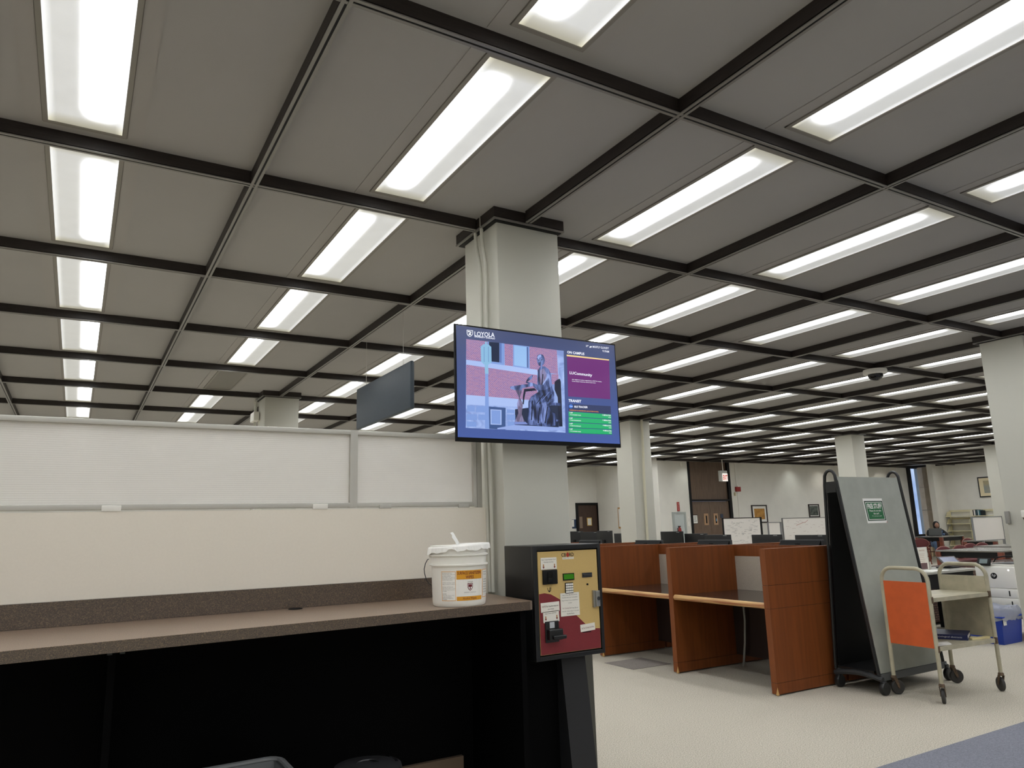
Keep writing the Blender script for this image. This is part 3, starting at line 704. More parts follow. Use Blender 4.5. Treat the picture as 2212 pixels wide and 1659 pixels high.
def bg_mat():
    m = mat('screen_gradient', (8, 8, 12), .25, emit=.9, ecol=(70, 88, 150)); nt = m.node_tree
    tcn = nt.nodes.new('ShaderNodeTexCoord'); sp = nt.nodes.new('ShaderNodeSeparateXYZ'); mr = nt.nodes.new('ShaderNodeMapRange'); cr = nt.nodes.new('ShaderNodeValToRGB')
    mr.inputs['From Min'].default_value = -.32; mr.inputs['From Max'].default_value = .32
    cr.color_ramp.elements[0].color = lin((74, 98, 170)); cr.color_ramp.elements[1].color = lin((70, 80, 118))
    nt.links.new(tcn.outputs['Object'], sp.inputs[0]); nt.links.new(sp.outputs['Z'], mr.inputs['Value']); nt.links.new(mr.outputs[0], cr.inputs['Fac'])
    nt.links.new(cr.outputs['Color'], nt.nodes['Principled BSDF'].inputs['Emission Color']); return m
MB().add([(x0+.010, TY-.0005, z0+.022), (x1-.010, TY-.0005, z0+.022), (x1-.010, TY-.0005, z1-.010), (x0+.010, TY-.0005, z1-.010)], [(0, 1, 2, 3)]).build('screen_background', bg_mat(), t)
def P(pts, off=.001): return [tv(a, b, off) for a, b in pts]
# photograph shown on the screen: brick building, lamp post, seated bronze figure
def brick_mat():
    m = bpy.data.materials.new('screen_brick'); m.use_nodes = True; nt = m.node_tree; b = nt.nodes['Principled BSDF']
    b.inputs['Base Color'].default_value = (.005, .005, .006, 1); b.inputs['Roughness'].default_value = .25
    tcn = nt.nodes.new('ShaderNodeTexCoord'); mp = nt.nodes.new('ShaderNodeMapping'); mp.inputs['Rotation'].default_value = (PI/2, 0, 0)
    br = nt.nodes.new('ShaderNodeTexBrick'); br.inputs['Scale'].default_value = 40; br.inputs['Color1'].default_value = lin((168, 112, 140)); br.inputs['Color2'].default_value = lin((138, 98, 146)); br.inputs['Mortar'].default_value = lin((176, 160, 206)); br.inputs['Mortar Size'].default_value = .035
    nt.links.new(tcn.outputs['Object'], mp.inputs['Vector']); nt.links.new(mp.outputs['Vector'], br.inputs['Vector']); nt.links.new(br.outputs['Color'], b.inputs['Emission Color']); b.inputs['Emission Strength'].default_value = .73
    return m
def bronze(a, b, c, sc=26, st=(1, 1, .35)):
    m = mat('screen_bronze', (8, 8, 10), .3, emit=1.0, ecol=a); nt = m.node_tree
    tcn = nt.nodes.new('ShaderNodeTexCoord'); mp = nt.nodes.new('ShaderNodeMapping'); mp.inputs['Scale'].default_value = st; mp.inputs['Rotation'].default_value = (0, .25, 0)
    nn = nt.nodes.new('ShaderNodeTexNoise'); nn.inputs['Scale'].default_value = sc; nn.inputs['Detail'].default_value = 3; nn.inputs['Distortion'].default_value = 1.2
    cr = nt.nodes.new('ShaderNodeValToRGB'); e = cr.color_ramp.elements
    e[0].position = .36; e[0].color = lin(b); e[1].position = .66; e[1].color = lin(c); x = e.new(.5); x.color = lin(a)
    nt.links.new(tcn.outputs['Object'], mp.inputs['Vector']); nt.links.new(mp.outputs['Vector'], nn.inputs['Vector']); nt.links.new(nn.outputs['Fac'], cr.inputs['Fac'])
    nt.links.new(cr.outputs['Color'], nt.nodes['Principled BSDF'].inputs['Emission Color']); return m
S = [bronze((150, 174, 230), (128, 150, 208), (172, 194, 244), 14, (1, 1, 1)), brick_mat(), gl((128, 158, 220)), gl((62, 88, 140)), gl((34, 44, 70)), gl((150, 190, 238)), gl((140, 188, 224)), gl((170, 192, 242)), gl((92, 118, 182)), gl((24, 30, 46))]
mb = MB()
quad(mb, P([(160, 250), (1408, 402), (1432, 1450), (155, 1388)]), 0)
quad(mb, P([(160, 250), (430, 282), (430, 545), (160, 515)], .0014), 1)
quad(mb, P([(160, 575), (1070, 710), (1075, 1040), (160, 965)], .0014), 1)
quad(mb, P([(650, 310), (760, 322), (760, 605), (655, 590)], .0014), 1); quad(mb, P([(950, 345), (1320, 392), (1335, 700), (975, 650)], .0014), 1)
quad(mb, P([(1250, 700), (1340, 700), (1345, 830), (1250, 830)], .0014), 1)
quad(mb, P([(430, 282), (650, 308), (650, 590), (430, 560)], .0016), 2); quad(mb, P([(450, 286), (585, 300), (585, 550), (455, 535)], .0018), 4); quad(mb, P([(590, 302), (612, 304), (612, 556), (590, 552)], .0018), 8)
quad(mb, P([(760, 322), (968, 346), (972, 640), (762, 605)], .0016), 2); quad(mb, P([(772, 332), (930, 352), (932, 612), (774, 588)], .0018), 5); quad(mb, P([(938, 352), (952, 354), (956, 620), (940, 616)], .0018), 3)
quad(mb, P([(450, 1115), (665, 1130), (662, 1412), (452, 1400)], .0016), 3); quad(mb, P([(470, 1150), (612, 1158), (612, 1350), (472, 1345)], .0018), 7); quad(mb, P([(482, 1162), (598, 1168), (598, 1340), (484, 1335)], .0020), 2)
for (a, b, c, d_) in ((170, 1100, 270, 1180), (285, 1105, 440, 1190), (165, 1210, 300, 1290), (315, 1215, 445, 1290), (165, 1305, 290, 1375), (680, 1150, 780, 1200), (680, 1215, 790, 1290), (690, 1305, 780, 1375)):
    quad(mb, P([(a, b), (c, b+6), (c, d_), (a, d_-4)], .0016), 2)
quad(mb, P([(785, 1150), (1340, 1090), (1345, 1380), (785, 1350)], .0016), 4)
quad(mb, P([(160, 515), (1070, 645), (1070, 712), (160, 578)], .0016), 7)
quad(mb, P([(160, 965), (1075, 1040), (1075, 1130), (160, 1090)], .0015), 7)
# lamp post
mb.add(P([(345, 350), (380, 318), (440, 318), (480, 352), (484, 550), (440, 582), (385, 576), (350, 540)], .0024), [tuple(range(8))], 6)
quad(mb, P([(395, 575), (440, 580), (446, 700), (400, 700)], .0024), 6); quad(mb, P([(402, 690), (440, 695), (455, 1400), (400, 1395)], .0024), 2)
quad(mb, P([(400, 285), (422, 285), (424, 322), (398, 322)], .0024), 6)
for q in (385, 440): quad(mb, P([(q, 350), (q+5, 350), (q+6, 545), (q+1, 545)], .0027), 8)
mb.build('screen_photo', S, t)
B = [bronze((62, 78, 126), (24, 30, 52), (118, 138, 200)), bronze((92, 110, 164), (48, 58, 96), (142, 162, 224)), gl((26, 32, 54)), gl((122, 140, 204)), bronze((116, 104, 134), (66, 66, 98), (150, 152, 200)), gl((150, 172, 230))]
mb = MB()
# chair, plinth, writing stand, robe, arms, head, quill
mb.add(P([(1325, 770), (1358, 760), (1370, 800), (1392, 1370), (1345, 1372), (1330, 1000), (1290, 900), (1290, 800)], .0026), [tuple(range(8))], 2)
quad(mb, P([(1230, 1060), (1365, 1070), (1368, 1105), (1235, 1100)], .0028), 0); quad(mb, P([(1300, 1280), (1390, 1290), (1390, 1310), (1300, 1305)], .0028), 0)
mb.add(P([(555, 1390), (780, 1350), (1420, 1385), (1432, 1420), (560, 1405)], .0028), [tuple(range(5))], 5)
mb.add(P([(720, 860), (880, 835), (1000, 820), (1030, 850), (880, 880), (870, 905), (770, 905), (722, 885)], .0030), [tuple(range(8))], 1)
mb.add(P([(790, 905), (875, 905), (845, 1000), (885, 1080), (868, 1210), (905, 1310), (780, 1310), (825, 1200), (808, 1080), (835, 1000)], .0030), [tuple(range(10))], 4)
quad(mb, P([(775, 1310), (920, 1312), (950, 1345), (770, 1345)], .0030), 3)
mb.add(P([(900, 890), (1030, 880), (1060, 910), (920, 925), (905, 1000), (895, 1090), (880, 1080), (885, 980)], .0031), [tuple(range(8))], 2)
mb.add(P([(1110, 600), (1160, 600), (1215, 640), (1240, 700), (1260, 860), (1285, 940), (1285, 1050), (1220, 1110), (1240, 1180), (1300, 1210), (1312, 1280), (1300, 1360), (1150, 1370), (1040, 1355), (940, 1350), (950, 1230), (955, 1050), (990, 985), (1080, 930), (1070, 800), (1075, 650)], .0034), [tuple(range(21))], 0)
mb.add(P([(1050, 1100), (1170, 1060), (1260, 1000), (1260, 1040), (1190, 1090), (1200, 1190), (1150, 1330), (1100, 1345), (1055, 1330)], .0037), [tuple(range(9))], 1)
mb.add(P([(970, 1030), (1010, 990), (1040, 1000), (1010, 1100), (1030, 1300), (985, 1290)], .0037), [tuple(range(6))], 1)
mb.add(P([(1100, 650), (1150, 630), (1190, 700), (1180, 800), (1110, 860), (1095, 760)], .0037), [tuple(range(6))], 4)
mb.add(P([(1180, 680), (1230, 720), (1250, 860), (1160, 905), (1060, 905), (1010, 850), (920, 810), (925, 795), (1010, 815), (1080, 840), (1150, 830), (1190, 780)], .0040), [tuple(range(12))], 1)
mb.add(P([(1200, 720), (1215, 740), (1140, 840), (1130, 830)], .0042), [(0, 1, 2, 3)], 5)
mb.add(P([(925, 790), (950, 750), (1000, 710), (1012, 718), (1000, 760), (960, 785), (935, 800)], .0036), [tuple(range(7))], 0)
mb.add(P([(1062, 500), (1070, 460), (1100, 445), (1140, 455), (1158, 490), (1165, 530), (1150, 575), (1120, 605), (1085, 590), (1068, 550)], .0042), [tuple(range(10))], 0)
mb.add(P([(1066, 490), (1075, 465), (1105, 452), (1125, 470), (1095, 490), (1085, 520)], .0044), [tuple(range(6))], 5)
mb.add(P([(1080, 520), (1110, 505), (1140, 520), (1130, 560), (1095, 570)], .0044), [tuple(range(5))], 1)
for q in ((1075, 518), (1112, 514)): mb.add(P([(q[0], q[1]), (q[0]+20, q[1]), (q[0]+18, q[1]+9), (q[0]+3, q[1]+9)], .0047), [(0, 1, 2, 3)], 2)
quad(mb, P([(1085, 556), (1115, 552), (1113, 562), (1088, 565)], .0047), 2)
for (a, b, c, d_) in ((1000, 1040, 985, 1290), (1090, 1130, 1070, 1330), (1190, 1120, 1160, 1330), (1150, 950, 1050, 1080), (1240, 960, 1190, 1060), (1130, 700, 1120, 840)):
    quad(mb, P([(a, b), (a+14, b), (c+14, d_), (c, d_)], .0046), 2)
for (a, b, c, d_) in ((975, 1060, 965, 1280), (1130, 1110, 1110, 1320), (1215, 930, 1120, 1040), (1230, 740, 1245, 850)):
    quad(mb, P([(a, b), (a+8, b), (c+8, d_), (c, d_)], .0046), 3)
mb.build('screen_statue', B, t)
mb = MB(); PN = [gl((110, 44, 118)), gl((248, 216, 150)), gl((40, 176, 112)), gl((52, 62, 100)), gl((235, 238, 250), 1.1), gl((236, 150, 70)), gl((66, 120, 214)), gl((20, 120, 80))]
quad(mb, P([(1450, 475), (1990, 525), (2005, 1022), (1465, 985)], .0012), 0)
quad(mb, P([(1446, 450), (1988, 512), (1989, 527), (1447, 470)], .0014), 1)
quad(mb, P([(1470, 1080), (2010, 1110), (2014, 1215), (1472, 1175)], .0012), 3)
for k in range(4):
    ya = 1180+k*70; yb = 1217+k*66
    quad(mb, P([(1470, ya), (2014+k*3, yb), (2017+k*3, yb+56), (1473, ya+60)], .0014), 2)
    quad(mb, P([(1473, ya+60), (2017+k*3, yb+56), (2017+k*3, yb+60), (1473, ya+65)], .0015), 7)
disc(mb, (1500, 1112), 26, lambda a, b: tv(a, b, .0016), 6)
mb.build('screen_panels', PN, t)
mb = MB()
def tt(s_, xa, ya, xb, yb, h, m=4, slope=None, bold=.015):
    """text between artwork points a and b (baseline), letter height h"""
    L_ = xb-xa
    text_mb(mb, s_, 0, 0, 1, 1, lambda u, v: tv(xa+u*L_, ya+(yb-ya)*u-v*h, .0050), m, bold=bold)
LT = mb
tt('LOYOLA', 262, 215, 520, 232, 60)
tt('UNIVERSITY CHICAGO', 262, 230, 525, 258, 20, bold=.03)
mb.build('name_lettering', PN, t); mb = MB()
tt('27°', 1688, 352, 1722, 356, 24); tt('MOSTLY CLOUDY', 1775, 364, 1980, 384, 26); tt('9:19AM', 1900, 418, 1983, 428, 26)
disc(mb, (1752, 352), 12, lambda a, b: tv(a, b, .005), 4, ry=9); disc(mb, (1741, 356), 8, lambda a, b: tv(a, b, .005), 4)
mb.build('weather_lettering', PN, t); mb = MB()
tt('ON CAMPUS', 1448, 436, 1668, 460, 33, bold=.03); tt('LUCommunity', 1480, 712, 1768, 744, 48, bold=.02)
tt('Join registered student organizations, RSVP for events,', 1510, 778, 1890, 808, 16); tt('access campus resources, and so much more', 1510, 800, 1812, 824, 16)
mb.build('campus_lettering', PN, t); mb = MB()
tt('TRANSIT', 1465, 1056, 1628, 1068, 36, bold=.03); tt('BUS TRACKER', 1540, 1130, 1710, 1138, 26, bold=.03)
mb.build('transit_heading_lettering', PN, t); mb = MB()
tt('SHERIDAN & KENMORE (SOUTHBOUND)', 1478, 1172, 1848, 1194, 17, 5, bold=.02)
tt('bus', 1485, 1118, 1516, 1120, 14)
for k, (d1, d2, e1) in enumerate((('TO CONGRESS PLAZA', '1 MINUTES', '9:20'), ('TO MICHIGAN/BALBO', '1 MINUTES', '9:20'), ('TO MICHIGAN/BALBO', '4 MINUTES', '9:23'), ('TO CONGRESS PLAZA', '4 MINUTES', '9:23'))):
    ya = 1180+k*70; yb = 1217+k*66
    tt('147', 1482, ya+24, 1520, ya+27, 20); tt(d1, 1484, ya+46, 1625, ya+54, 12)
    tt(d2, 1898+k*3, yb+16, 2006+k*3, yb+24, 18); tt(e1, 1975+k*3, yb+44, 2006+k*3, yb+46, 11)
mb.build('transit_lettering', PN, t); mb = MB()
# shield mark
mb.add([tv(a, b, .005) for a, b in ((163, 135), (243, 143), (243, 190), (228, 212), (203, 224), (178, 212), (165, 188))], [tuple(range(7))], 4)
mb.add([tv(a, b, .0053) for a, b in ((170, 142), (236, 149), (236, 188), (223, 205), (203, 216), (184, 204), (172, 186))], [tuple(range(7))], 3)
mb.add([tv(a, b, .0056) for a, b in ((178, 148), (202, 151), (202, 168), (178, 166))], [(0, 1, 2, 3)], 4)
disc(mb, (214, 166), 10, lambda a, b: tv(a, b, .0056), 4); mb.add([tv(a, b, .0056) for a, b in ((184, 186), (203, 174), (222, 188), (214, 202), (192, 202))], [tuple(range(5))], 4)
mb.build('shield_mark', PN, t)

# ------------------------------------------------------------------ hanging sign
t = thing('hanging_sign', 'slate blue blank sign board hanging by two thin wires from the ceiling', 'sign', (2.27, 6.0, 2.39))
MB().bbox(2.253, 2.29, 5.335, 6.676, 2.388, 2.788, .016).build('sign_board', mat('slate_board', (56, 67, 77), .45, noise=.04, nscale=40), t)
for y in (6.44, 5.53): MB().tube([(2.27, y, 2.78), (2.27, y, ZC)], .0018, seg=5).build('wire', M_alu, t)

# dome camera and small ceiling devices
t = thing('security_camera', 'white round dome security camera under a beam crossing', 'camera', (8.28, 5.17, 3.16))
MB().lathe([(.0, 0), (.13, 0), (.135, -.01), (.135, -.05), (.12, -.058), (.06, -.058)], (8.28, 5.17, ZB-.001), caps=False).build('housing', M_white, t)
MB().lathe([(.086, -.055), (.084, -.085), (.066, -.115), (.03, -.135), (.001, -.14)], (8.28, 5.17, ZB), caps=False).build('dome', mat('dark_dome', (10, 14, 18), .08), t)
tag(MB().lathe([(.14, 0), (.14, -.012), (.10, -.02), (.095, -.005), (.05, -.005), (.045, -.02), (.0, -.022)], (7.85, 8.95, ZC), caps=False).build('ceiling_speaker', M_fixture), 'round grille in the ceiling panel before the pillar with the conduit', 'speaker')
tag(MB().lathe([(.07, 0), (.07, -.03), (.04, -.045), (.0, -.045)], (20.9, 12.0, ZC), caps=False).build('smoke_detector', M_white), 'small white detector on the ceiling far at the right', 'detector')

# ------------------------------------------------------------------ study carrels
DX, DY = 5.105, 4.408
CM = Matrix.Translation((DX, DY, 0)) @ Matrix.Rotation(-.015, 4, 'Z')
PH = 1.188
M_seam = mat('dark_seam', (40, 16, 8), .8)
M_undershade = mat('under_desk_shade', (40, 22, 14), .7)  # carrel wood darkened to paint in the shade below the desks
def panel_mb(mb, y, x0, x1, th=.03, end=False):
    for (z0, z1) in (((.012, .098), (.101, .690), (.693, .882), (.885, PH)) if end else ((.012, .098), (.101, PH))): mb.box(x0, x1, y-th, y+th, z0, z1)
    mb.box(x0+.002, x1-.002, y-th+.002, y+th-.002, .01, PH-.002, 1)
    return mb
def carrel(k, side, label, last=False, endp=True):
    """side 0 faces the camera, side 1 faces away"""
    y0 = k*1.19; s_ = 1 if side == 0 else -1
    base = CM @ Vector((0.44 if side == 0 else 1.36, y0+.6, 0))
    t = thing('study_carrel', label, 'carrel', tuple(base), -.015, 'wooden study carrels')
    def X(a): return a if side == 0 else 1.81-a
    def bx(mb, a0, a1, *r, **kw): return mb.box(min(X(a0), X(a1)), max(X(a0), X(a1)), *r, **kw)
    mb = MB()
    xs = sorted((X(0), X(.888)))
    panel_mb(mb, y0, xs[0], xs[1], end=(k == 0)); mb.xf(CM).build('side_panel', [M_cwood, M_seam], t)
    if last: panel_mb(MB(), y0+1.19, xs[0], xs[1]).xf(CM).build('side_panel', [M_cwood, M_seam], t)
    mb = bx(MB(), .02, .888, y0+.031, y0+1.159, .699, .731); mb.xf(CM).build('desktop', M_cdark, t)
    pr_ = [(X(.034), .736)]+[(X(.028-.025*math.cos(-PI/2+PI*q/8)), .711+.025*math.sin(PI/2-PI*q/8)) for q in range(9)]+[(X(.034), .686)]
    MB().prism(pr_, 'y', y0+.031, y0+1.159).xf(CM).build('edge_band', M_cworn, t)
    bx(MB(), .890, .904, y0+.031, y0+1.159, 1.072, PH-.003).xf(CM).build('back_panel', M_cwood, t)
    bx(MB(), .888, .904, y0+.031, y0+1.159, .732, 1.071).xf(CM).build('tack_board', M_cgrey, t)
    bx(MB(), .80, .82, y0+.031, y0+1.159, .10, .698).xf(CM).build('under_desk_shade_panel', M_undershade, t)  # added dark sheet standing in for shade; the desks are open below
    if side == 0: MB().add([(-.004, y0-.032, 0.005), (.014, y0-.034, 0.005), (-.004, y0-.034, .07), (-.004, y0-.012, 0.005)], [(0, 1, 2), (0, 2, 3), (0, 3, 1), (1, 3, 2)]).xf(CM).build('bare_corner', mat('bare_wood', (200, 160, 100), .7), t)
    return t
carrel(0, 0, 'near right wooden study carrel next to the grey sloped board')
carrel(1, 0, 'middle wooden study carrel between the nearest one and the kiosk')
carrel(2, 0, 'wooden study carrel mostly hidden behind the kiosk')
carrel(3, 0, 'wooden study carrel hidden behind the near pillar', last=True)
for k, q in enumerate(('back row study carrel behind the nearest one', 'back row study carrel behind the middle one', 'back row study carrel behind the one beside the kiosk', 'back row study carrel beside the foot of the near pillar')):
    carrel(k, 1, q, last=(k == 3))
tag(MB().tube([tuple(CM @ Vector(p)) for p in ((.745, .965, .70), (.745, .96, .45), (.745, .985, .23), (.745, 1.03, .006))], .011, seg=8).build('white_cable', mat('cable_white', (150, 148, 142), .5)), 'white cable hanging under the nearest carrel desk', 'cable')

# monitors
def monitor_proto():
    t = thing('computer_monitor', '', 'monitor')
    # screen faces +x, back faces -x; foot at origin
    MB().box(-.012, .012, -.26, .26, .10, .47, bev=.005).build('screen_casing', M_darkgrey, t, False)
    MB().prism([(-.012, .15), (-.055, .20), (-.06, .40), (-.012, .465)], 'y', -.24, .24).build('back_cover', mat('monitor_back', (9, 9, 10), .7, spec=.25), t, False)
    MB().box(-.064, -.056, -.028, .028, .425, .436).build('handle_slot', M_black, t, False)
    MB().box(.0121, .0135, -.247, .247, .115, .458).build('screen', mat('monitor_glass', (10, 11, 14), .1), t, False)
    MB().box(-.05, -.02, -.035, .035, .01, .3).build('stand', M_black, t, False)
    MB().box(-.12, .12, -.11, .11, 0, .012, bev=.004).build('foot', M_black, t, False)
    return t
MP = monitor_proto(); used = False
def flat_monitor_proto():
    t = thing('computer_monitor', '', 'monitor')
    MB().box(-.022, .014, -.265, .265, .12, .47, bev=.006).build('screen_casing', mat('monitor_shell', (22, 23, 24), .45), t, False)
    MB().box(-.0235, -.022, -.20, -.13, .452, .459).build('maker_strip', flat((150, 152, 150)), t, False)
    MB().box(.0141, .0155, -.247, .247, .135, .458).build('screen', mat('monitor_glass', (10, 11, 14), .1), t, False)
    MB().box(-.05, -.022, -.035, .035, .01, .3).build('stand', M_black, t, False)
    MB().box(-.12, .10, -.11, .11, 0, .012, bev=.004).build('foot', M_black, t, False)
    return t
FM = flat_monitor_proto(); fused = False
def far_monitor(x, y, z, label, rz=0):
    global fused
    if not fused: o_ = FM; fused = True; o_.location = (x, y, .741); o_.rotation_euler = (0, 0, rz)
    else: o_ = dup(FM, (x, y, .741), rz)
    o_['label'] = label; o_['group'] = 'computer monitors'; o_.scale = (1, 1, (z-.741+.47)/.47)
def monitor(x, y, z, label, rz=0, group='computer monitors'):
    global used
    if not used: MP.location = (x, y, z); MP.rotation_euler = (0, 0, rz); MP['label'] = label; MP['group'] = group; used = True
    else: dup(MP, (x, y, z), rz, label, group)
for k, (y, q) in enumerate(((4.93, 'monitor back showing above the nearest carrel, closest to the grey board'), (6.10, 'monitor back showing above the middle carrel'), (7.22, 'monitor back in front of the pillar with the conduit'), (8.46, 'monitor back low above the kiosk top'))):
    monitor(6.32, y+.02, .757, q, -.022)
def ctable(x, y0, y1, label):
    t = thing('computer_table', label, 'table', (x, (y0+y1)/2, 0))
    MB().box(x-.4, x+.4, y0, y1, .71, .74).build('tabletop', M_cdark, t)
    for a in (-.36, .36):
        for b in (y0+.05, y1-.05): MB().box(x+a-.025, x+a+.025, b-.025, b+.025, 0, .71).build('leg', M_tablewood, t)
ctable(8.9, 6.42, 9.5, 'long computer table in the row behind the carrels')
ctable(9.25, 10.75, 11.7, 'computer table left of the pillar with the conduit')
ctable(10.6, 12.9, 15.2, 'computer table farthest back by the alcove')
for (x, y, z, q, rz) in ((8.8, 7.48, .758, 'tall monitor back in front of the left whiteboard', .02), (8.8, 8.44, .762, 'tall monitor back left of the first whiteboard, by the double door', .0),
                         (8.78, 9.46, .826, 'monitor back just left of the double door', .0),
                         (8.8, 6.72, .748, 'monitor back beside the left edge of the grey board post', -.05), (8.86, 8.98, .785, 'wider monitor back overlapping the one by the double door', -.05),
                         (10.6, 14.22, .82, 'left monitor back in front of the dark alcove door', .3), (10.6, 14.85, .84, 'leftmost monitor back beside the near pillar edge', .25),
                         (9.15, 11.15, .80, 'monitor back right against the conduit pillar', .2), (10.6, 13.66, .84, 'monitor back below the right edge of the alcove door', .05)):
    far_monitor(x, y, z, q, rz)
# ------------------------------------------------------------------ sloped display board on castors
t = thing('display_board_trolley', 'tall black framed A-shaped board trolley with grey sloping panel on castors', 'board', (6.25, 4.13, 0))
def yfr(z): return 3.902+.1166*z
def ybk(z): return 4.325-.058*z
for x in (5.79, 6.735):
    pts = [(x, yfr(.15), .15), (x, yfr(1.0), 1.0), (x, yfr(1.74), 1.74)]
    yc = 4.163; rr = .056
    for q in range(1, 8):
        a = PI*q/8; pts.append((x, yc-rr*math.cos(a), 1.775+.075*math.sin(a)))
    pts += [(x, ybk(1.72), 1.72), (x, ybk(1.0), 1.0), (x, ybk(.15), .15)]
    MB().tube(pts, .014, seg=8).build('end_frame', M_blackmet, t)
    MB().box(x-.008, x+.008, 4.112, 4.215, 1.655, 1.75).build('end_plate', M_blackmet, t)
    pb = []
    for q in range(9):
        a = q/8; pb.append((x, 3.885+(4.325-3.885)*a, .118+.028*math.sin(PI*a)))
    MB().tube(pb, .022, seg=8).build('base_foot', M_darkgrey, t)
mb = MB()
def slab(mb, x0, x1, za, zb_, fn, th, m=0):
    v = []
    for z in (za, zb_):
        for (x, d) in ((x0, 0), (x1, 0), (x1, th), (x0, th)): v.append((x, fn(z)+d, z))
    return mb.add(v, [(0, 1, 5, 4), (2, 3, 7, 6), (0, 4, 7, 3), (1, 2, 6, 5), (4, 5, 6, 7), (0, 3, 2, 1)], m)
slab(mb, 5.815, 6.712, .158, 1.792, yfr, .02).build('front_panel', M_greyboard, t)
slab(MB(), 5.815, 6.712, .158, 1.70, lambda z: ybk(z)-.02, .02).build('rear_panel', M_black, t)
MB().box(5.80, 6.73, 3.965, 4.30, .155, .175).build('inner_shelf', M_blackmet, t)
MB().prism([(3.895, .105), (3.93, .105), (3.945, .150), (3.905, .158)], 'x', 5.80, 6.76).build('base_rail', mat('grey_rail', (84, 86, 86), .45), t)
MB().prism([(4.28, .105), (4.325, .105), (4.32, .150), (4.28, .158)], 'x', 5.80, 6.76).build('base_rail', mat('grey_rail2', (84, 86, 86), .45), t)
for (x, y) in ((5.79, 3.895), (5.79, 4.305), (6.74, 3.905), (6.74, 4.305)):
    o = MB().lathe([(.02, -.022), (.048, -.02), (.052, -.012), (.052, .012), (.048, .02), (.02, .022)], (x+.01, y-.01, .053), axis='y', seg=24).build('castor', M_blackmet, t)
    MB().box(x-.012, x+.022, y-.028, y+.012, .07, .108, bev=.004).build('castor_fork', M_darkgrey, o)
# rail edges of the grey panel
slab(MB(), 5.802, 5.815, .158, 1.76, lambda z: yfr(z)-.004, .03).build('panel_edge', M_black, t)
# free stuff sign taped on the grey panel
t = thing('free_stuff_sign', 'green FREE STUFF sign taped on the grey sloping board', 'sign', (6.25, yfr(1.48)-.004, 1.48))
def sg(x, z, off=.0): return (x, yfr(z)-.0015-off, z)
x0, x1, z0, z1 = 6.108, 6.395, 1.376, 1.597
SM = [flat((238, 236, 232)), flat((34, 104, 62)), flat((12, 60, 36)), flat((150, 40, 40))]
mb = MB(); slab(mb, x0, x1, z0, z1, lambda z: yfr(z)-.002, .0018, 0).build('paper', SM, t)
mb = MB(); quad(mb, [sg(x0+.012, z0+.022, .0008), sg(x1-.004, z0+.022, .0008), sg(x1-.004, z1-.022, .0008), sg(x0+.012, z1-.022, .0008)], 2)
quad(mb, [sg(x0+.024, z0+.032, .0012), sg(x1-.022, z0+.032, .0012), sg(x1-.022, z1-.034, .0012), sg(x0+.024, z1-.034, .0012)], 1)
fx0, fx1, fz0, fz1 = x0+.026, x1-.020, z0+.030, z1-.032
for (a, b, c, d_) in ((fx0, fx1, fz0, fz0+.005), (fx0, fx1, fz1-.005, fz1), (fx0, fx0+.006, fz0, fz1), (fx1-.006, fx1, fz0, fz1)): quad(mb, [sg(a, c, .0016), sg(b, c, .0016), sg(b, d_, .0016), sg(a, d_, .0016)], 0)
quad(mb, [sg(x1-.012, z0+.004, .0016), sg(x1+.006, z0+.005, .0016), sg(x1+.006, z0+.009, .0016), sg(x1-.012, z0+.009, .0016)], 3)
mb.build('printed_area', SM, t)
mb = MB(); c = lambda a, b: sg(a, b, .0022)
text_mb(mb, 'FREE STUFF', x0+.045, z1-.092, .205, .046, c, 0, bold=.03)
text_mb(mb, 'Please do not take', x0+.062, z1-.118, .172, .016, c, 0, bold=.012); text_mb(mb, 'the cart!', x0+.112, z1-.143, .082, .016, c, 0, bold=.012)
text_mb(mb, 'TY - LU Library Staff', x0+.084, z1-.164, .14, .010, c, 0)
mb.build('lettering', SM, t)

# ------------------------------------------------------------------ book cart
ca = math.atan2(-.05, .77)
t = thing('book_cart', 'cream metal book cart with an orange end panel on rusty castors', 'cart', (5.87, 3.44, 0), ca)
LG, WD = .773, .405
Cm = Matrix.Translation((5.87, 3.452, 0)) @ Matrix.Rotation(ca, 4, 'Z')
def cb(mb, name, m, par=None): return mb.xf(Cm).build(name, m, par or t)
for x in (0, LG):
    r_ = .10; pts = [(x, 0, .15), (x, 0, .5), (x, 0, 1.012-r_)]
    pts += [(x, r_-r_*math.cos(a), 1.012-r_+r_*math.sin(a)) for a in [PI/2*q/6 for q in range(1, 7)]]
    pts += [(x, WD-r_+r_*math.sin(a), 1.012-r_+r_*math.cos(a)) for a in [PI/2*q/6 for q in range(0, 7)]]
    pts += [(x, WD, .5), (x, WD, .15)]
    cb(MB().tube(pts, .0155, seg=10, sy=1.0), 'end_hoop', M_cream)
cb(MB().box(-.004, .004, .012, WD-.012, .405, .905), 'end_panel', M_orange)['label'] = 'orange end panel'
cb(MB().box(LG-.004, LG+.004, .012, WD-.012, .425, .915), 'end_panel', M_cream)['label'] = 'cream end panel'
for z, n_ in ((.785, 'upper'), (.415, 'lower')):
    o = cb(MB().box(.005, LG-.005, .0, WD-.01, z-.004, z).box(.005, LG-.005, -.006, .0, z-.03, z+.001).box(.005, LG-.005, WD-.012, WD-.006, z-.03, z+.001), 'shelf', M_cream)
    for x in (-.006, LG-.02):
        cb(MB().box(x, x+.026, -.016, .002, z-.04, z+.012, bev=.004), 'corner_bracket', M_rust, o)
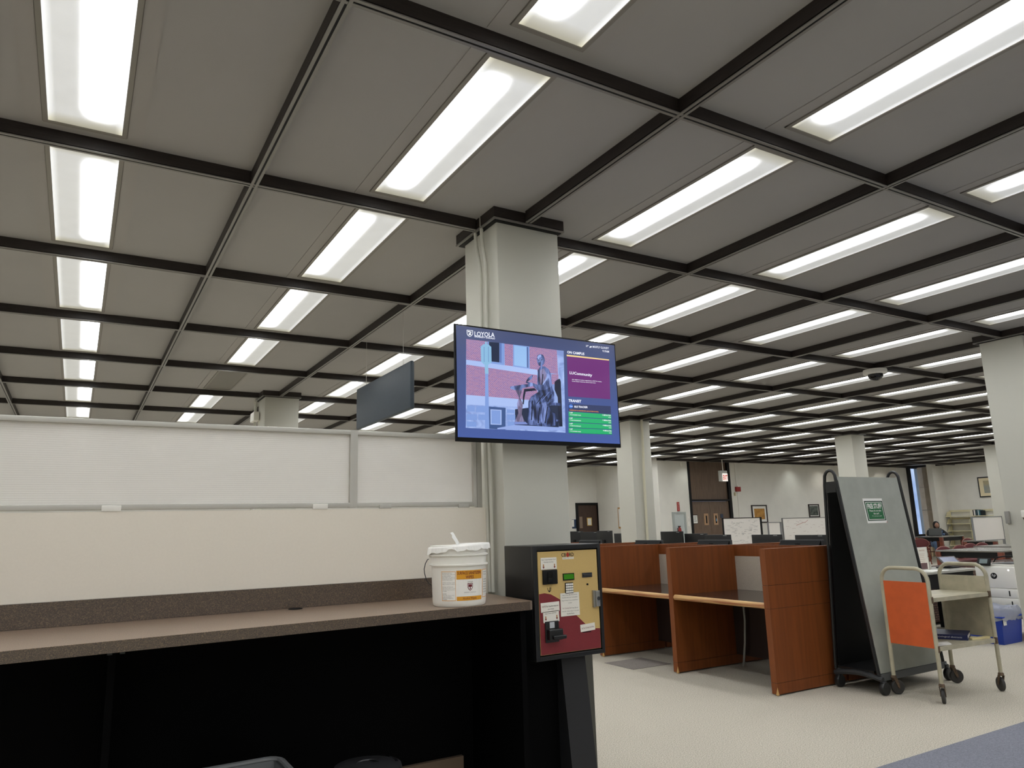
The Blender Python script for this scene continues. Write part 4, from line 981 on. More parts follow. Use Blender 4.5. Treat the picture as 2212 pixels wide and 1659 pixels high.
for k, (x, y, dx, dy) in enumerate(((0, 0, -.02, -.025), (0, WD, .03, -.02), (LG, 0, -.04, .0), (LG, WD, .035, -.02))):
    ang = (.5, -.3, 1.0, -.5)[k]
    W_ = Matrix.Translation((x, y, 0)) @ Matrix.Rotation(ang, 4, 'Z')
    o = cb(MB().lathe([(.012, -.013), (.052, -.012), (.056, -.008), (.056, .008), (.052, .012), (.012, .013)], (.025, 0, .0565), axis='y', seg=28).xf(W_), 'castor', mat('rubber_wheel', (52, 50, 48), .6))
    fk = MB().lathe([(.018, .125), (.022, .13), (.022, .142), (.017, .15)], (0, 0, 0), seg=16)
    for s_ in (-1, 1): fk.prism([(-.016, .128), (.016, .128), (.034, .066), (.030, .046), (.018, .05)], 'y', s_*.018-.002, s_*.018+.002)
    cb(fk.xf(W_), 'castor_fork', M_rust, o)
# things lying on the low shelf
z = .4165
t = thing('binder_box', 'dark blue flat book lying on the low shelf of the cart', 'book', (6.3, 3.6, z))
BMx = Matrix.Translation((6.46, 3.66, z)) @ Matrix.Rotation(.42, 4, 'Z')
MB().box(-.155, .155, -.13, .13, 0, .004).box(-.155, .155, -.13, .13, .036, .040).box(-.155, -.150, -.13, .13, .004, .036).xf(BMx).build('cover', mat('navy_cover', (22, 34, 84), .4), t)
MB().box(-.150, .150, -.125, .127, .0045, .0355).xf(BMx).build('pages', M_paper, t)
mb = MB(); text_mb(mb, 'sociological abstracts', -.12, .012, .19, .016, lambda a, b: tuple(BMx @ Vector((-.1562, .10-(a+.12)*1.0, b))), 0); mb.build('spine_lettering', flat((225, 228, 235)), t)
t = tag(MB().prism([(6.42, 3.47), (6.62, 3.43), (6.66, 3.47), (6.47, 3.52)], 'z', z, z+.012).build('folder', flat((226, 212, 160))), 'pale yellow folder on the low cart shelf at its right end', 'folder')
tag(MB().prism([(5.95, 3.47), (6.09, 3.455), (6.20, 3.55), (6.06, 3.57)], 'z', z, z+.003).build('leaflet', M_paper), 'white leaflet on the low cart shelf behind the front one', 'leaflet', 'leaflets on the low shelf')
tag(MB().prism([(5.90, 3.465), (6.02, 3.46), (6.01, 3.50), (5.91, 3.52)], 'z', z+.0035, z+.006).build('leaflet', flat((214, 212, 208))), 'white leaflet on the low cart shelf nearest the orange panel', 'leaflet', 'leaflets on the low shelf')

# ------------------------------------------------------------------ things on the far wall
t = thing('exit_sign', 'EXIT sign with red letters hanging in front of the double door', 'sign', (15.97, 14.9, 2.57))
MB().box(15.80, 16.07, 14.86, 14.95, 2.575, 2.88, bev=.006).build('housing', mat('exit_housing', (196, 198, 194), .5), t)
MB().box(15.865, 16.068, 14.852, 14.86, 2.58, 2.80).build('sign_face', mat('exit_face', (240, 238, 232), .4, emit=.7, ecol=(255, 245, 235)), t)
mb = MB(); text_mb(mb, 'EXIT', 15.88, 2.62, .175, .135, lambda a, b: (a, 14.849, b), 0, bold=.03); mb.build('lettering', mat('exit_red', (200, 40, 24), .5, emit=.35), t)
MB().tube([(15.95, 14.9, 2.88), (15.94, 14.9, ZB)], .012, seg=6).build('rod', M_white, t)
t = thing('fire_alarm', 'red fire alarm box with white strobe right of the double door', 'alarm', (17.26, Y1, 2.42))
MB().box(17.165, 17.355, Y1-.06, Y1, 2.33, 2.47, bev=.006).build('alarm_box', mat('alarm_red', (150, 30, 28), .5), t)
MB().box(17.24, 17.31, Y1-.05, Y1, 2.47, 2.50).build('strobe', M_white, t)
tag(MB().tube([(17.22, Y1-.015, ZC-.05), (17.23, Y1-.015, 2.6), (17.24, Y1-.015, 2.505)], .012, seg=6).tube([(17.24, Y1-.015, 2.325), (17.25, Y1-.015, .1)], .012, seg=6).build('conduit_pipe', M_white), 'thin white conduit running down past the red fire alarm', 'pipe')
tag(MB().box(17.10, 17.16, Y1-.03, Y1, 2.20, 2.30, bev=.004).build('thermostat', flat((190, 180, 150))), 'small beige thermostat just below the red fire alarm', 'thermostat')
def picture(label, x0, x1, z0, z1, fr, mt, art, inset, y=Y1, cat='picture'):
    t = thing('framed_picture', label, cat, ((x0+x1)/2, y, z0))
    f = MB(); 
    f.box(x0, x1, y-.03, y, z1-fr, z1).box(x0, x1, y-.03, y, z0, z0+fr).box(x0, x0+fr, y-.03, y, z0+fr, z1-fr).box(x1-fr, x1, y-.03, y, z0+fr, z1-fr)
    f.build('frame', mat('dark_frame', (36, 24, 22), .4), t)
    MB().box(x0+fr, x1-fr, y-.012, y, z0+fr, z1-fr).build('mat_board', mt, t)
    MB().box(x0+inset, x1-inset, y-.016, y-.012, z0+inset, z1-inset).build('artwork', art, t)
    return t
picture('framed gold print with wide white mat right of the double door', 17.79, 18.47, 1.375, 1.92, .035, M_paper, mat('gold_print', (190, 142, 66), .7, c2=(160, 112, 48), nscale=8), .11)
picture('small framed dark print left of the grey board post', 20.45, 20.97, 1.505, 1.925, .035, M_paper, mat('dark_print', (96, 104, 96), .7, c2=(48, 54, 50), nscale=10), .06)
t = thing('fire_extinguisher_cabinet', 'recessed grey framed cabinet holding a fire extinguisher left of the double door', 'cabinet', (14.8, Y1, 1.15))
for (a, b, c, d_) in ((14.545, 15.065, 1.70, 1.75), (14.545, 14.625, 1.0, 1.70), (15.01, 15.065, 1.0, 1.70), (14.545, 15.065, .95, 1.0)):
    pass
mb = MB().box(14.545, 15.065, Y1-.02, Y1, 1.70, 1.75).box(14.545, 14.62, Y1-.02, Y1, .84, 1.70).box(15.0, 15.065, Y1-.02, Y1, .84, 1.70).box(14.545, 15.065, Y1-.02, Y1, .80, .84)
mb.build('frame', mat('cabinet_frame', (168, 174, 170), .5), t)
MB().box(14.62, 15.0, Y1-.004, Y1, .84, 1.70).build('backing', mat('cabinet_inside', (190, 198, 196), .6), t)
t = thing('fire_extinguisher', 'red fire extinguisher inside the cabinet left of the double door', 'fire extinguisher', (14.72, Y1-.08, .84))
MB().lathe([(.001, .86), (.044, .86), (.048, .9), (.048, 1.24), (.04, 1.29), (.02, 1.32), (.02, 1.34)], (14.72, Y1-.09, 0)).build('cylinder', mat('ext_red', (150, 30, 26), .35), t)
MB().lathe([(.049, 1.05), (.049, 1.18)], (14.72, Y1-.09, 0)).build('band', M_white, t)
MB().box(14.66, 14.76, Y1-.10, Y1-.08, 1.335, 1.36).tube([(14.70, Y1-.09, 1.33), (14.64, Y1-.09, 1.30), (14.65, Y1-.09, 1.1)], .008, seg=6).build('valve_and_hose', M_black, t)
t = tag(MB().box(14.76, 14.84, Y1-.02, Y1, 1.775, 2.03).build('extinguisher_sign', mat('sign_red', (168, 36, 30), .5)), 'narrow red vertical sign above the extinguisher cabinet', 'sign')
mb = MB(); text_mb(mb, 'FIRE\nEXTINGUISHER', 0, 0, .21, .05, lambda a, b: (14.775+b, Y1-.022, 2.01-a), 0); mb.build('lettering', flat((235, 225, 215)), t)
tag(MB().box(14.985, 15.045, Y1-.03, Y1, 3.05, 3.165, bev=.006).build('wall_sensor', M_white), 'small white sensor high on the wall left of the double door', 'sensor')
for (a, b, q) in ((1.57, 1.62, 'upper small switch plate between cabinet and double door'), (1.34, 1.48, 'lower white switch plate between cabinet and double door')):
    tag(MB().box(15.14, 15.19, Y1-.012, Y1, a, b, bev=.003).build('switch_plate', M_white), q, 'switch', 'switch plates by the double door')
t = thing('framed_notice', 'black framed white notice on the left door leaf', 'notice', (15.42, Y1, 1.41))
MB().box(15.335, 15.535, Y1+.004, Y1+.019, 1.405, 1.66).build('frame', M_black, t); MB().box(15.35, 15.52, Y1+.001, Y1+.004, 1.42, 1.645).build('paper', M_paper, t)
mb = MB()
for k in range(5): mb.box(15.38+.01*(k % 2), 15.49-.01*(k % 3), Y1-.0005, Y1+.001, 1.60-k*.035, 1.612-k*.035)
mb.build('print_lines', flat((120, 120, 124)), t)
tag(MB().box(16.47, 16.58, Y1+.005, Y1+.018, 1.555, 1.67).build('door_plaque', flat((58, 66, 84))), 'small blue grey plaque on the right door leaf', 'plaque')
t = thing('door_poster', 'yellow bordered poster on the dark alcove door', 'poster', (13.79, 18.5, 1.44))
MB().box(13.70, 13.885, 18.504, 18.514, 1.44, 1.685).build('border', flat((214, 176, 92)), t); MB().box(13.725, 13.86, 18.50, 18.504, 1.46, 1.66).build('paper', flat((226, 224, 216)), t)
t = thing('wall_poster', 'navy and white notice on the wall left of the alcove door', 'poster', (13.19, 18.5, 1.37))
MB().box(13.12, 13.272, 18.49, 18.499, 1.365, 1.64).build('navy_sheet', flat((44, 62, 90)), t); MB().box(13.10, 13.19, 18.484, 18.489, 1.42, 1.63).build('white_sheet', M_paper, t)
t = thing('framed_picture', 'picture in a thin gold frame on the alcove side wall, seen edge on', 'picture', (14.1, 17.2, 1.33))
MB().box(14.08, 14.12, 16.75, 17.45, 1.33, 1.955).build('frame', flat((176, 134, 80)), t); MB().box(14.072, 14.08, 16.80, 17.41, 1.38, 1.905).build('mat_board', M_paper, t)
# wall washing downlights
for x, y, q in ((15.14, 15.16, 'left of the double door'), (19.70, 15.16, 'left one above the far wall'), (21.16, 15.16, 'right one above the far wall'), (24.43, 15.16, 'near the far window')):
    t = thing('downlight', 'small recessed downlight washing the far wall, '+q, 'ceiling light', (x, y, ZC), 0, 'wall washing downlights')
    MB().lathe([(.06, -.004), (.075, -.006), (.075, 0), (.05, 0)], (x, y, ZC), caps=False).build('trim_ring', M_white, t)
    MB().lathe([(.0, -.001), (.05, -.001)], (x, y, ZC), caps=False).build('lamp_glow', mat('downlight_glow', (250, 245, 230), .4, emit=4), t)
    ld = bpy.data.lights.new('downlight_lamp', 'SPOT'); ld.energy = SPOT_W; ld.spot_size = math.radians(110); ld.spot_blend = 1.0; ld.color = (1, .95, .86) if x > 20 else (.95, 1, .95); ld.shadow_soft_size = .04
    lo = bpy.data.objects.new('downlight_lamp', ld); COL.objects.link(lo); lo.parent = t; lo.location = (0, 0, -.02); lo.rotation_euler = (math.radians(12), 0, 0)

# ------------------------------------------------------------------ whiteboards
def marks(mb, x0, x1, z0, z1, y, n, seed, m=0, big=False):
    rg = random.Random(seed)
    for _ in range(n):
        x = rg.uniform(x0, x1-.12); z = rg.uniform(z0, z1); L_ = rg.uniform(.04, .14) if not big else rg.uniform(.15, .4)
        px_, pz = x, z
        for q in range(6):
            nx = x+L_*(q+1)/6; nzz = z+rg.uniform(-.008, .008)
            quad(mb, [(px_, y, pz), (nx, y, nzz), (nx, y, nzz+.005), (px_, y, pz+.005)], m); px_, pz = nx, nzz
def whiteboard(x0, x1, y, zt, label, frame, n=0, seed=1, side=0., red=False, zb_=.55):
    t = thing('mobile_whiteboard', label, 'whiteboard', ((x0+x1)/2, y, 0), 0, 'mobile whiteboards')
    MB().box(x0, x1, y-.012, y+.012, zb_, zt).build('board', mat('whiteboard_face', (226, 222, 216), .3), t)
    f = .018
    MB().box(x0-f, x1+f, y-.02, y+.02, zt, zt+f).box(x0-f, x0, y-.02, y+.02, zb_, zt).box(x1, x1+f+side, y-.02, y+.04, zb_-.3, zt+f).box(x0-f, x1+f, y-.02, y+.02, zb_-f, zb_).build('frame', frame, t)
    for x in (x0+(.36 if zb_ > .7 else .02), x1-.02):
        MB().box(x-.02, x+.02, y-.02, y+.02, .06, zb_-.018).box(x-.02, x+.02, y-.16, y+.16, .03, .06).build('stand', frame, t)
    if n:
        mb = MB(); marks(mb, x0+.05, x1-.05, zb_+.25, zt-.06, y-.0135, n, seed); mb.build('writing', flat((150, 120, 118)) if red else flat((130, 128, 128)), t)
    return t
whiteboard(13.77, 15.07, 13.0, 1.51, 'whiteboard covered in small notes in front of the double door', M_black, 90, 2, .05)
whiteboard(15.62, 16.05, 13.2, 1.375, 'narrow blank whiteboard between two wider ones', flat((120, 120, 122)), 0, 1, .05)
t = whiteboard(17.78, 20.6, 14.5, 1.48, 'wide whiteboard with red writing beside the grey board post', flat((110, 112, 112)), 46, 5, 0, True)
mb = MB(); pts = [(18.35, 1.27), (18.6, 1.33), (18.78, 1.36), (18.9, 1.42)]
for a, b in zip(pts, pts[1:]): quad(mb, [(a[0], 14.486, a[1]), (b[0], 14.486, b[1]), (b[0], 14.486, b[1]+.012), (a[0], 14.486, a[1]+.012)])
mb.build('red_curve', flat((176, 110, 104)), t)
whiteboard(18.8, 20.15, 9.76, 1.363, 'smudged blank whiteboard behind the reading tables left of the right pillar', flat((126, 128, 128)), 0, 3, 0, False, .82)

# ------------------------------------------------------------------ reading tables and chairs
def rtable(x0, x1, y0, y1, z, label, slats=True):
    t = thing('reading_table', label, 'table', ((x0+x1)/2, (y0+y1)/2, 0), 0, 'reading tables')
    MB().box(x0, x1, y0, y1, z-.03, z, bev=.004).build('tabletop', M_tabletop, t)
    MB().box(x0+.05, x1-.05, y0+.02, y0+.04, z-.14, z-.03).box(x0+.03, x0+.05, y0+.05, y1-.05, z-.14, z-.03).build('apron', M_black, t)
    for (a, b) in ((x0, y0), (x1-.09, y0), (x0, y1-.09), (x1-.09, y1-.09)): MB().box(a, a+.09, b, b+.09, 0, z-.03, bev=.004).build('leg', M_tablewood, t)
    return t
rtable(15.25, 16.85, 7.46, 8.72, .74, 'nearest reading table with grey top left of the right pillar')
rtable(17.5, 18.9, 7.9, 9.15, .74, 'second reading table behind the nearest, black edged')
rtable(21.25, 22.5, 10.5, 11.35, .74, 'third reading table in front of the yellow shelves')
rtable(23.35, 24.62, 13.1, 13.95, .80, 'farthest reading table where a person sits by the window')
def chair_proto():
    t = thing('reading_chair', '', 'chair')
    # sitter faces +y
    bm = bmesh.new(); bmesh.ops.create_uvsphere(bm, u_segments=20, v_segments=10, radius=1)
    for v in bm.verts: v.co = Vector((v.co.x*.22, -.22+v.co.y*.028, .625+v.co.z*.145))
    MB().bm(bm, 0, True).build('backrest', M_burg, t, False)
    MB().tube([(.225*math.cos(a), -.235, .625+.145*math.sin(a)) for a in [2*PI*q/24 for q in range(24)]], .009, closed=True, seg=6).build('back_rim', mat('pale_piping', (150, 104, 92), .6), t, False)
    MB().bbox(-.24, .24, -.2, .24, .42, .48, .02).build('seat', M_burg, t, False)
    for s_ in (-1, 1):
        MB().tube([(s_*.19, -.215, .56), (s_*.17, -.215, .5), (s_*.20, -.23, .25), (s_*.22, -.27, 0)], .018, seg=6).build('leg', M_tablewood, t, False)
        MB().tube([(s_*.20, .21, .42), (s_*.20, .21, 0)], .018, seg=6).build('leg', M_tablewood, t, False)
    MB().box(-.2, .2, -.225, -.205, .22, .25).build('stretcher', M_tablewood, t, False)
    return t
CH = chair_proto(); cused = False
def chair(x, y, rz, label):
    global cused
    if not cused: CH.location = (x, y, 0); CH.rotation_euler = (0, 0, rz); CH['label'] = label; CH['group'] = 'burgundy reading chairs'; cused = True
    else: dup(CH, (x, y, 0), rz, label, 'burgundy reading chairs')
chair(16.42, 9.02, PI-.25, 'burgundy chair on the far side of the nearest table, left one')
chair(17.15, 9.06, PI-.25, 'burgundy chair at the far corner of the nearest table')
chair(18.32, 9.44, 2.9, 'left one of two overlapping burgundy chairs at the second table')
chair(18.82, 9.43, 2.9, 'right one of two overlapping burgundy chairs at the second table')
chair(22.42, 11.65, PI-.2, 'burgundy chair below the yellow bookshelf')
chair(22.5, 13.3, -1.0, 'burgundy chair with its oval back to the camera near the person')
chair(22.9, 14.45, PI*.9, 'burgundy chair beyond the far table, only its top rail showing')
chair(16.75, 7.15, .1, 'wooden sided chair touching the edge of the right pillar')

# person by the window
px_, py_ = 24.15, 13.78
t = thing('person', 'person in a dark jacket and blue jeans bent over a laptop by the window', 'person', (24.5, 14.2, 0), math.atan2(-24.5, 14.2)*0)
def skin(name, pts, edges, radii, m, parent=None, sub=2):
    me = bpy.data.meshes.new(name); me.from_pydata(pts, edges, []); me.materials.append(m)
    o_ = bpy.data.objects.new(name, me); COL.objects.link(o_)
    md = o_.modifiers.new('s', 'SKIN'); md.use_smooth_shade = True
    for k, r_ in enumerate(radii): me.skin_vertices[0].data[k].radius = (r_, r_) if not isinstance(r_, tuple) else r_
    me.skin_vertices[0].data[0].use_root = True
    sd = o_.modifiers.new('d', 'SUBSURF'); sd.levels = sub; sd.render_levels = sub
    if parent is not None: o_.parent = parent; o_.matrix_parent_inverse = WM[parent.name].inverted()
    return o_
# seated behind the table, facing the camera (towards -x,-y); one knee raised
F = Vector((-.72, -.69, 0)); Sd = Vector((-.69, .72, 0)); bp = Vector((25.12, 14.30, 0))
def pp(f, s_, z): return tuple(bp+F*f+Sd*s_+Vector((0, 0, z)))
pts = [pp(0, 0, .50), pp(.06, 0, .68), pp(.16, 0, .88), pp(.20, 0, .98), pp(.24, 0, 1.05), pp(.26, 0, 1.12),
       pp(.14, .19, .90), pp(.22, .25, .80), pp(.45, .16, .84), pp(.14, -.19, .90), pp(.24, -.26, .80), pp(.47, -.14, .84),
       pp(.02, .10, .48), pp(.42, .12, .56), pp(.44, .12, .08), pp(.54, .12, .04), pp(.02, -.10, .48), pp(.36, -.06, .92), pp(.42, -.08, .50), pp(.52, -.08, .47),
       pp(.52, .14, .83), pp(.54, -.12, .83)]
ed = [(0, 1), (1, 2), (2, 3), (3, 4), (4, 5), (2, 6), (6, 7), (7, 8), (8, 20), (2, 9), (9, 10), (10, 11), (11, 21), (0, 12), (12, 13), (13, 14), (14, 15), (0, 16), (16, 17), (17, 18), (18, 19)]
rd = [.15, .14, .15, .06, .055, .06, .07, .05, .035, .07, .05, .035, .10, .075, .045, .04, .10, .075, .045, .04, .03, .03]
skin('body', pts, ed, rd, mat('jeans_blue', (92, 116, 150), .8), t)
jk = [pp(-.02, 0, .52), pp(.04, 0, .68), pp(.13, 0, .88), pp(.17, 0, .97), pp(.12, .20, .90), pp(.22, .27, .80), pp(.44, .17, .84), pp(.12, -.20, .90), pp(.24, -.28, .80), pp(.46, -.15, .84)]
skin('jacket', jk, [(0, 1), (1, 2), (2, 3), (2, 4), (4, 5), (5, 6), (2, 7), (7, 8), (8, 9)], [.18, .17, .17, .085, .10, .075, .05, .10, .075, .05], mat('black_jacket', (20, 20, 24), .85), t)
bm = bmesh.new(); bmesh.ops.create_uvsphere(bm, u_segments=20, v_segments=14, radius=1)
hc = Vector(pp(.30, 0, 1.12))
for v in bm.verts:
    q = v.co.copy(); k_ = 1.0-.18*max(0, -q.z)
    v.co = hc+F*(q.x*.098*k_)+Sd*(q.y*.078*k_)+Vector((0, 0, q.z*.118))
hd = MB().bm(bm, 0, True)
hd.build('face', mat('skin', (168, 126, 104), .6), t)
mb = MB()
def hp(f, s_, z): return tuple(hc+F*f+Sd*s_+Vector((0, 0, z)))
for s_ in (-1, 1): mb.add([hp(.094, s_*.018, .012), hp(.088, s_*.046, .010), hp(.088, s_*.044, .022), hp(.094, s_*.018, .022)], [(0, 1, 2, 3)])
mb.add([hp(.092, -.022, -.06), hp(.092, .022, -.06), hp(.092, .018, -.052), hp(.092, -.018, -.052)], [(0, 1, 2, 3)])
mb.build('facial_features', flat((70, 44, 40)), t)
MB().add([hp(.095, -.008, .01), hp(.095, .008, .01), hp(.116, 0, -.022), hp(.094, -.013, -.026), hp(.094, .013, -.026)], [(0, 2, 3), (0, 1, 2), (1, 4, 2), (3, 2, 4)]).build('nose', mat('skin_nose', (172, 128, 106), .6), t)
bm = bmesh.new(); bmesh.ops.create_uvsphere(bm, u_segments=20, v_segments=14, radius=1)
for v in bm.verts:
    q = v.co.copy()
    v.co = hc+F*(-.028+q.x*.105)+Sd*(q.y*.098)+Vector((0, 0, .024+q.z*(.125 if q.z > 0 else .19)))
MB().bm(bm, 0, True).build('hair', mat('black_hair', (18, 14, 14), .5), t)
t = thing('laptop', 'open grey laptop on the far table in front of the person', 'laptop', (23.95, 13.75, .80))
LMx = Matrix.Translation((24.22, 13.82, .801)) @ Matrix.Rotation(math.radians(46), 4, 'Z')
MB().box(-.11, .11, -.19, .19, 0, .016, bev=.003).xf(LMx @ Matrix.Rotation(PI/2, 4, 'Z') @ Matrix.Rotation(-PI/2, 4, 'Z')).build('base', M_darkgrey, t)
MB().box(-.006, .006, -.19, .19, 0, .23).xf(LMx @ Matrix.Translation((-.11, 0, .016)) @ Matrix.Rotation(math.radians(-14), 4, 'Y')).build('lid', mat('laptop_grey', (98, 100, 98), .45), t)
chair(25.28, 14.47, PI*.75, 'burgundy chair the person sits on')

# yellow metal shelves with books against the right wall
def yshelf(y0, y1, label, books=()):
    t = thing('bookshelf', label, 'bookshelf', (26.8, (y0+y1)/2, 0), 0, 'pale yellow metal shelves')
    My = mat('yellow_shelf_metal', (216, 208, 172), .5)
    MB().box(26.93, 26.955, y0, y1, .05, .16).box(26.93, 26.955, y0, y1, 1.30, 1.36).build('back_brace', My, t)
    MB().box(26.62, 26.93, y0, y1, 1.56, 1.62).build('top_rail', My, t) if 0 else MB().box(26.915, 26.93, y0, y1, 1.56, 1.62).build('top_rail', My, t)
    MB().box(26.66, 26.93, y0, y0+.02, .0, 1.30).box(26.90, 26.93, y1-.03, y1, 0, 1.62).build('uprights', My, t)
    for z in (.16, .41, .66, .905, 1.155, 1.41):
        o_ = MB().box(26.62, 26.93, y0, y1, z-.02, z).build('shelf', My, t)
        MB().prism([(26.64, z), (26.93, z), (26.93, z+.17), (26.72, z+.15)], 'y', y1-.02, y1-.012).build('end_bracket', My, o_)
    return t
yshelf(13.9, 14.70, 'pale yellow metal shelf standing right of the person, mostly empty')
yshelf(13.0, 13.88, 'pale yellow metal shelf with a row of books on top')
y = 13.86
for k, (c, w_, h) in enumerate((((226, 220, 200), .085, .19), ((40, 34, 34), .03, .19), ((232, 228, 224), .045, .185), ((54, 68, 70), .035, .20), ((40, 70, 80), .05, .195), ((210, 222, 226), .022, .19), ((60, 110, 120), .045, .185), ((24, 34, 40), .06, .17))):
    y -= w_+.002
    tag(MB().box(26.64, 26.86, y, y+w_, 1.411, 1.411+h).build('book', flat(c)), ['thick cream book at the left end of the top shelf', 'thin black book second from the left on the top shelf', 'white book third from the left on the top shelf', 'dark grey green book fourth on the top shelf', 'dark teal book in the middle of the top shelf', 'thin pale blue book on the top shelf', 'teal book second from the right on the top shelf', 'short black book at the right end of the top shelf'][k], 'book', 'books on the yellow shelf')
tag(MB().box(26.64, 26.86, 13.79, 13.85, 1.156, 1.36).build('book', flat((96, 160, 84))), 'green book on the second shelf down', 'book')
tag(MB().box(26.64, 26.86, 13.80, 13.86, .906, 1.10).build('book', flat((110, 50, 48))), 'maroon book on the third shelf down', 'book')
# framed picture on the right wall
t = thing('framed_picture', 'framed blue abstract with cream mat on the right wall', 'picture', (26.98, 13.3, 2.02))
MB().box(26.945, X1, 12.9, 13.62, 2.02, 2.715).build('frame', mat('black_frame', (24, 26, 34), .4), t)
MB().box(26.94, 26.945, 12.94, 13.58, 2.06, 2.675).build('mat_board', flat((226, 212, 176)), t)
MB().box(26.935, 26.94, 13.08, 13.44, 2.16, 2.58).build('artwork', mat('blue_abstract', (130, 146, 152), .7, c2=(170, 160, 130), nscale=3), t)
MB().box(26.93, 26.935, 13.10, 13.26, 2.17, 2.38).build('dark_patch', flat((46, 56, 62)), t)

# ------------------------------------------------------------------ right middle ground: desk, bench, printer, bin
t = thing('woven_bench', 'long bench covered in brown and tan woven fabric behind the desk', 'bench', (10.5, 6.0, 0))
MB().bbox(8.6, 12.3, 5.82, 6.0, .03, .75, .03).build('bench_back', M_weave, t)
MB().bbox(8.6, 12.3, 6.0, 6.3, .03, .42, .03).build('bench_seat', M_weave, t)
t = thing('service_desk', 'pale topped desk with black front between the trolley and the printer', 'desk', (8.7, 5.4, 0))
MB().box(7.75, 9.95, 5.18, 5.74, .735, .762, bev=.003).build('desktop', mat('pale_desktop', (168, 166, 156), .25), t)
MB().box(7.8, 9.9, 5.22, 5.25, .56, .734).build('front_panel', M_black, t)
for x in (7.8, 9.85): MB().box(x, x+.05, 5.25, 5.7, 0, .734).build('leg_panel', M_black, t)
t = thing('sign_holder', 'clear acrylic holder with a printed notice on the desk', 'sign', (9.2, 5.45, .763))
MB().box(9.08, 9.335, 5.445, 5.449, .766, 1.04).build('notice_sheet', mat('notice', (238, 234, 222), .5), t)
MB().box(9.075, 9.34, 5.4495, 5.453, .763, 1.045).box(9.075, 9.34, 5.40, 5.50, .7625, .7655).build('acrylic', mat('acrylic', (210, 214, 214), .1), t)
mb = MB()
text_mb(mb, 'PRINTING', 9.16, .995, .12, .018, lambda a, b: (a, 5.4442, b), 0)
for k in range(6): mb.box(9.15, 9.27-.01*(k % 3), 5.4440, 5.4447, .96-k*.022, .963-k*.022)
mb.build('notice_print', flat((188, 150, 130)), t)
MB().box(9.10, 9.30, 5.4435, 5.4443, .775, .85).build('notice_photo', flat((110, 84, 84)), t)
tag(MB().box(9.345, 9.375, 5.44, 5.47, .763, .86).build('leaflet_holder', mat('clear_box', (198, 196, 186), .15)), 'small clear leaflet holder right of the notice on the desk', 'holder')
tag(MB().prism([(9.0, 5.21), (9.35, 5.21), (9.32, 5.42), (8.95, 5.42)], 'z', .763, .766).build('paper_sheet', M_paper), 'white paper lying on the front of the desk', 'paper')
t = thing('tablet_terminal', 'tilted tablet screen on a black stand at the desk end', 'tablet', (9.8, 5.5, .763))
Tm = Matrix.Translation((9.80, 5.44, .845)) @ Matrix.Rotation(math.radians(-14), 4, 'Z') @ Matrix.Rotation(math.radians(-48), 4, 'X')
MB().box(-.145, .145, -.008, .008, -.085, .085, bev=.004).xf(Tm).build('tablet_casing', mat('brown_grey_bezel', (74, 66, 62), .4), t)
MB().box(-.12, .12, -.0095, -.008, -.065, .068).xf(Tm).build('tablet_screen', mat('tablet_glow', (20, 22, 30), .2, emit=.45, ecol=(170, 178, 205)), t)
MB().box(9.74, 9.86, 5.46, 5.50, .763, .83).box(9.68, 9.92, 5.38, 5.56, .7625, .775, bev=.003).build('stand', M_black, t)

t = thing('printer', 'white multifunction printer with round black logo beside the right pillar', 'printer', (10.0, 5.25, .24))
x0, ya, yb = 9.5, 4.545, 4.985
MB().bbox(x0, x0+.5, ya, yb, .563, .815, .012).build('upper_body', M_white, t)
MB().box(x0-.004, x0+.49, ya+.002, yb-.002, .457, .560, bev=.004).build('paper_drawer', M_white, t)
MB().box(x0-.004, x0+.49, ya+.002, yb-.002, .342, .454, bev=.004).build('paper_drawer', M_white, t)
MB().prism([(ya, .817), (yb-.08, .817), (yb-.10, .845), (ya, .838)], 'x', x0+.02, x0+.48).build('scanner_lid', M_white, t)
MB().prism([(ya+.05, .8455), (yb-.16, .8455), (yb-.18, .852), (ya+.05, .850)], 'x', x0+.06, x0+.46).build('document_feeder', M_darkgrey, t)
for y, z in ((4.632, .510), (4.618, .392)): MB().box(x0-.008, x0-.0045, y-.006, y+.006, z-.03, z+.03).build('drawer_handle', M_black, t)
o = MB().lathe([(.0, -.002), (.036, -.002), (.036, .002)], (x0, 4.779, .705), axis='x', caps=False).build('logo', M_black, t)
mb = MB(); text_mb(mb, 'hp', -.022, .688, .044, .042, lambda a, b: (x0-.003, 4.779-a-(b-.705)*.25, b), 0); mb.build('logo_letters', flat((236, 236, 236)), o)
MB().lathe([(.0, -.003), (.010, -.003), (.010, .002)], (x0, 4.61, .775), axis='x', caps=False).build('indicator', mat('indicator', (255, 255, 255), .4, emit=.9), t)
Pm = Matrix.Translation((x0+.0, 4.868, .866)) @ Matrix.Rotation(math.radians(28), 4, 'Y')
MB().box(-.012, .012, -.075, .075, -.045, .045, bev=.006).xf(Pm).build('control_panel', M_black, t); MB().box(-.0135, -.012, -.045, .045, -.026, .030).xf(Pm).build('control_display', mat('dim_display', (90, 104, 104), .2, emit=.25), t)
t = thing('printer_stand', 'low dark stand under the printer', 'stand', (9.8, 4.75, 0))
MB().box(9.42, 10.1, 4.40, 5.08, .24, .341).build('stand_top', M_blackmet, t)
for y in (4.44, 4.98):
    for x in (9.45, 10.0): MB().box(x, x+.05, y, y+.05, 0, .24).build('leg', M_tablewood, t)
tag(MB().tube([(10.06, 5.06, .345), (10.06, 5.06, .80), (10.06, 5.0, .89), (10.06, 4.85, .915), (10.06, 4.7, .89), (10.06, 4.62, .78)], .008, seg=6).build('power_cord', M_black), 'dark cord arching behind the printer', 'cord')
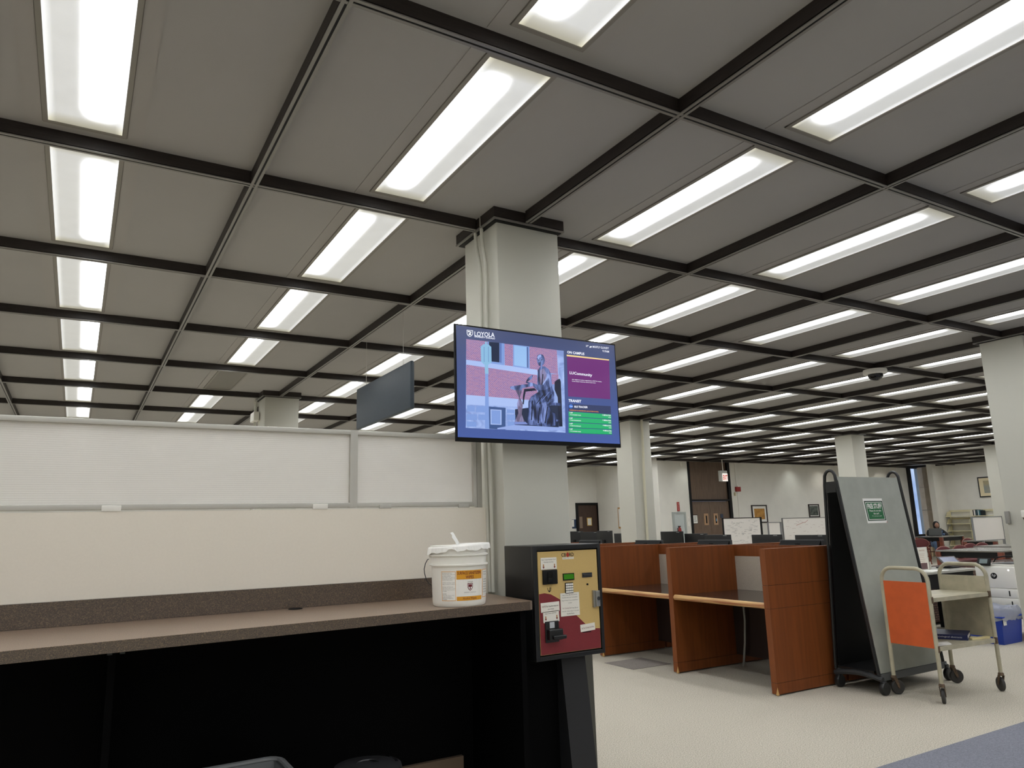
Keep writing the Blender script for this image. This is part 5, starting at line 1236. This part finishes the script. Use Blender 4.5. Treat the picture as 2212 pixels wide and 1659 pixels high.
tag(MB().tube([(8.35, 5.3, .02), (8.6, 5.5, .05), (8.75, 5.6, .20), (8.8, 5.65, .4)], .007, seg=6).tube([(8.2, 5.3, .02), (8.55, 5.45, .04), (8.7, 5.5, .18)], .006, seg=6).build('power_cord', flat((176, 148, 116))), 'tan cords on the floor under the desk', 'cord')
# blue recycling bin
t = thing('recycling_bin', 'blue recycling bin with a clear liner standing below the printer', 'bin', (9.2, 4.75, 0))
def fr(mb, a, b, c, d_, e, z0, z1, m=0):
    return mb.add([(a+e, c+e, z0), (b-e, c+e, z0), (b-e, d_-e, z0), (a+e, d_-e, z0), (a, c, z1), (b, c, z1), (b, d_, z1), (a, d_, z1)], [(0, 3, 2, 1), (0, 1, 5, 4), (1, 2, 6, 5), (2, 3, 7, 6), (3, 0, 4, 7)], m)
fr(MB(), 8.95, 9.39, 4.49, 4.98, .025, .0, .30).build('bin_body', M_bluebin, t)
MB().box(8.935, 9.405, 4.475, 4.995, .285, .305, bev=.006).build('rim', M_bluebin, t)
bm = bmesh.new(); bmesh.ops.create_grid(bm, x_segments=14, y_segments=14, size=1)
rg = random.Random(4); vs = []; fs = []
seg = 40
for q, (z, e) in enumerate(((.26, .012), (.30, .018), (.35, .012), (.395, -.01), (.38, -.05), (.33, -.08))):
    for k in range(seg):
        a = 2*PI*k/seg; cx_, cy_ = math.cos(a), math.sin(a); mxx = max(abs(cx_), abs(cy_))
        vs.append((9.17+(.225+e+rg.uniform(-.008, .008))*cx_/mxx**.85, 4.735+(.25+e+rg.uniform(-.008, .008))*cy_/mxx**.85, z+rg.uniform(-.012, .012)))
bm.free()
for q in range(5):
    for k in range(seg): fs.append((q*seg+k, q*seg+(k+1) % seg, (q+1)*seg+(k+1) % seg, (q+1)*seg+k))
MB().add(vs, fs, 0, True).build('bin_liner', M_bag, t)
MB().box(8.97, 9.03, 4.484, 4.489, .21, .30).build('paper_tag', M_paper, t)

# things on the right pillar
t = thing('sanitizer_dispenser', 'white dispenser on the right pillar at the photo edge', 'dispenser', (8.09, 3.62, 1.33))
MB().bbox(7.985, 8.095, 3.50, 3.685, 1.385, 1.455, .01).build('dispenser_body', M_white, t)
MB().prism([(7.99, 1.384), (8.095, 1.384), (8.095, 1.32), (8.04, 1.325)], 'y', 3.52, 3.675).build('nozzle_cup', mat('brown_clear', (120, 100, 84), .2), t)
tag(MB().box(8.06, 8.095, 3.83, 3.868, 1.33, 1.452, bev=.004).build('wall_box', mat('grey_box', (150, 148, 142), .5)), 'narrow box on the left edge of the right pillar', 'box')
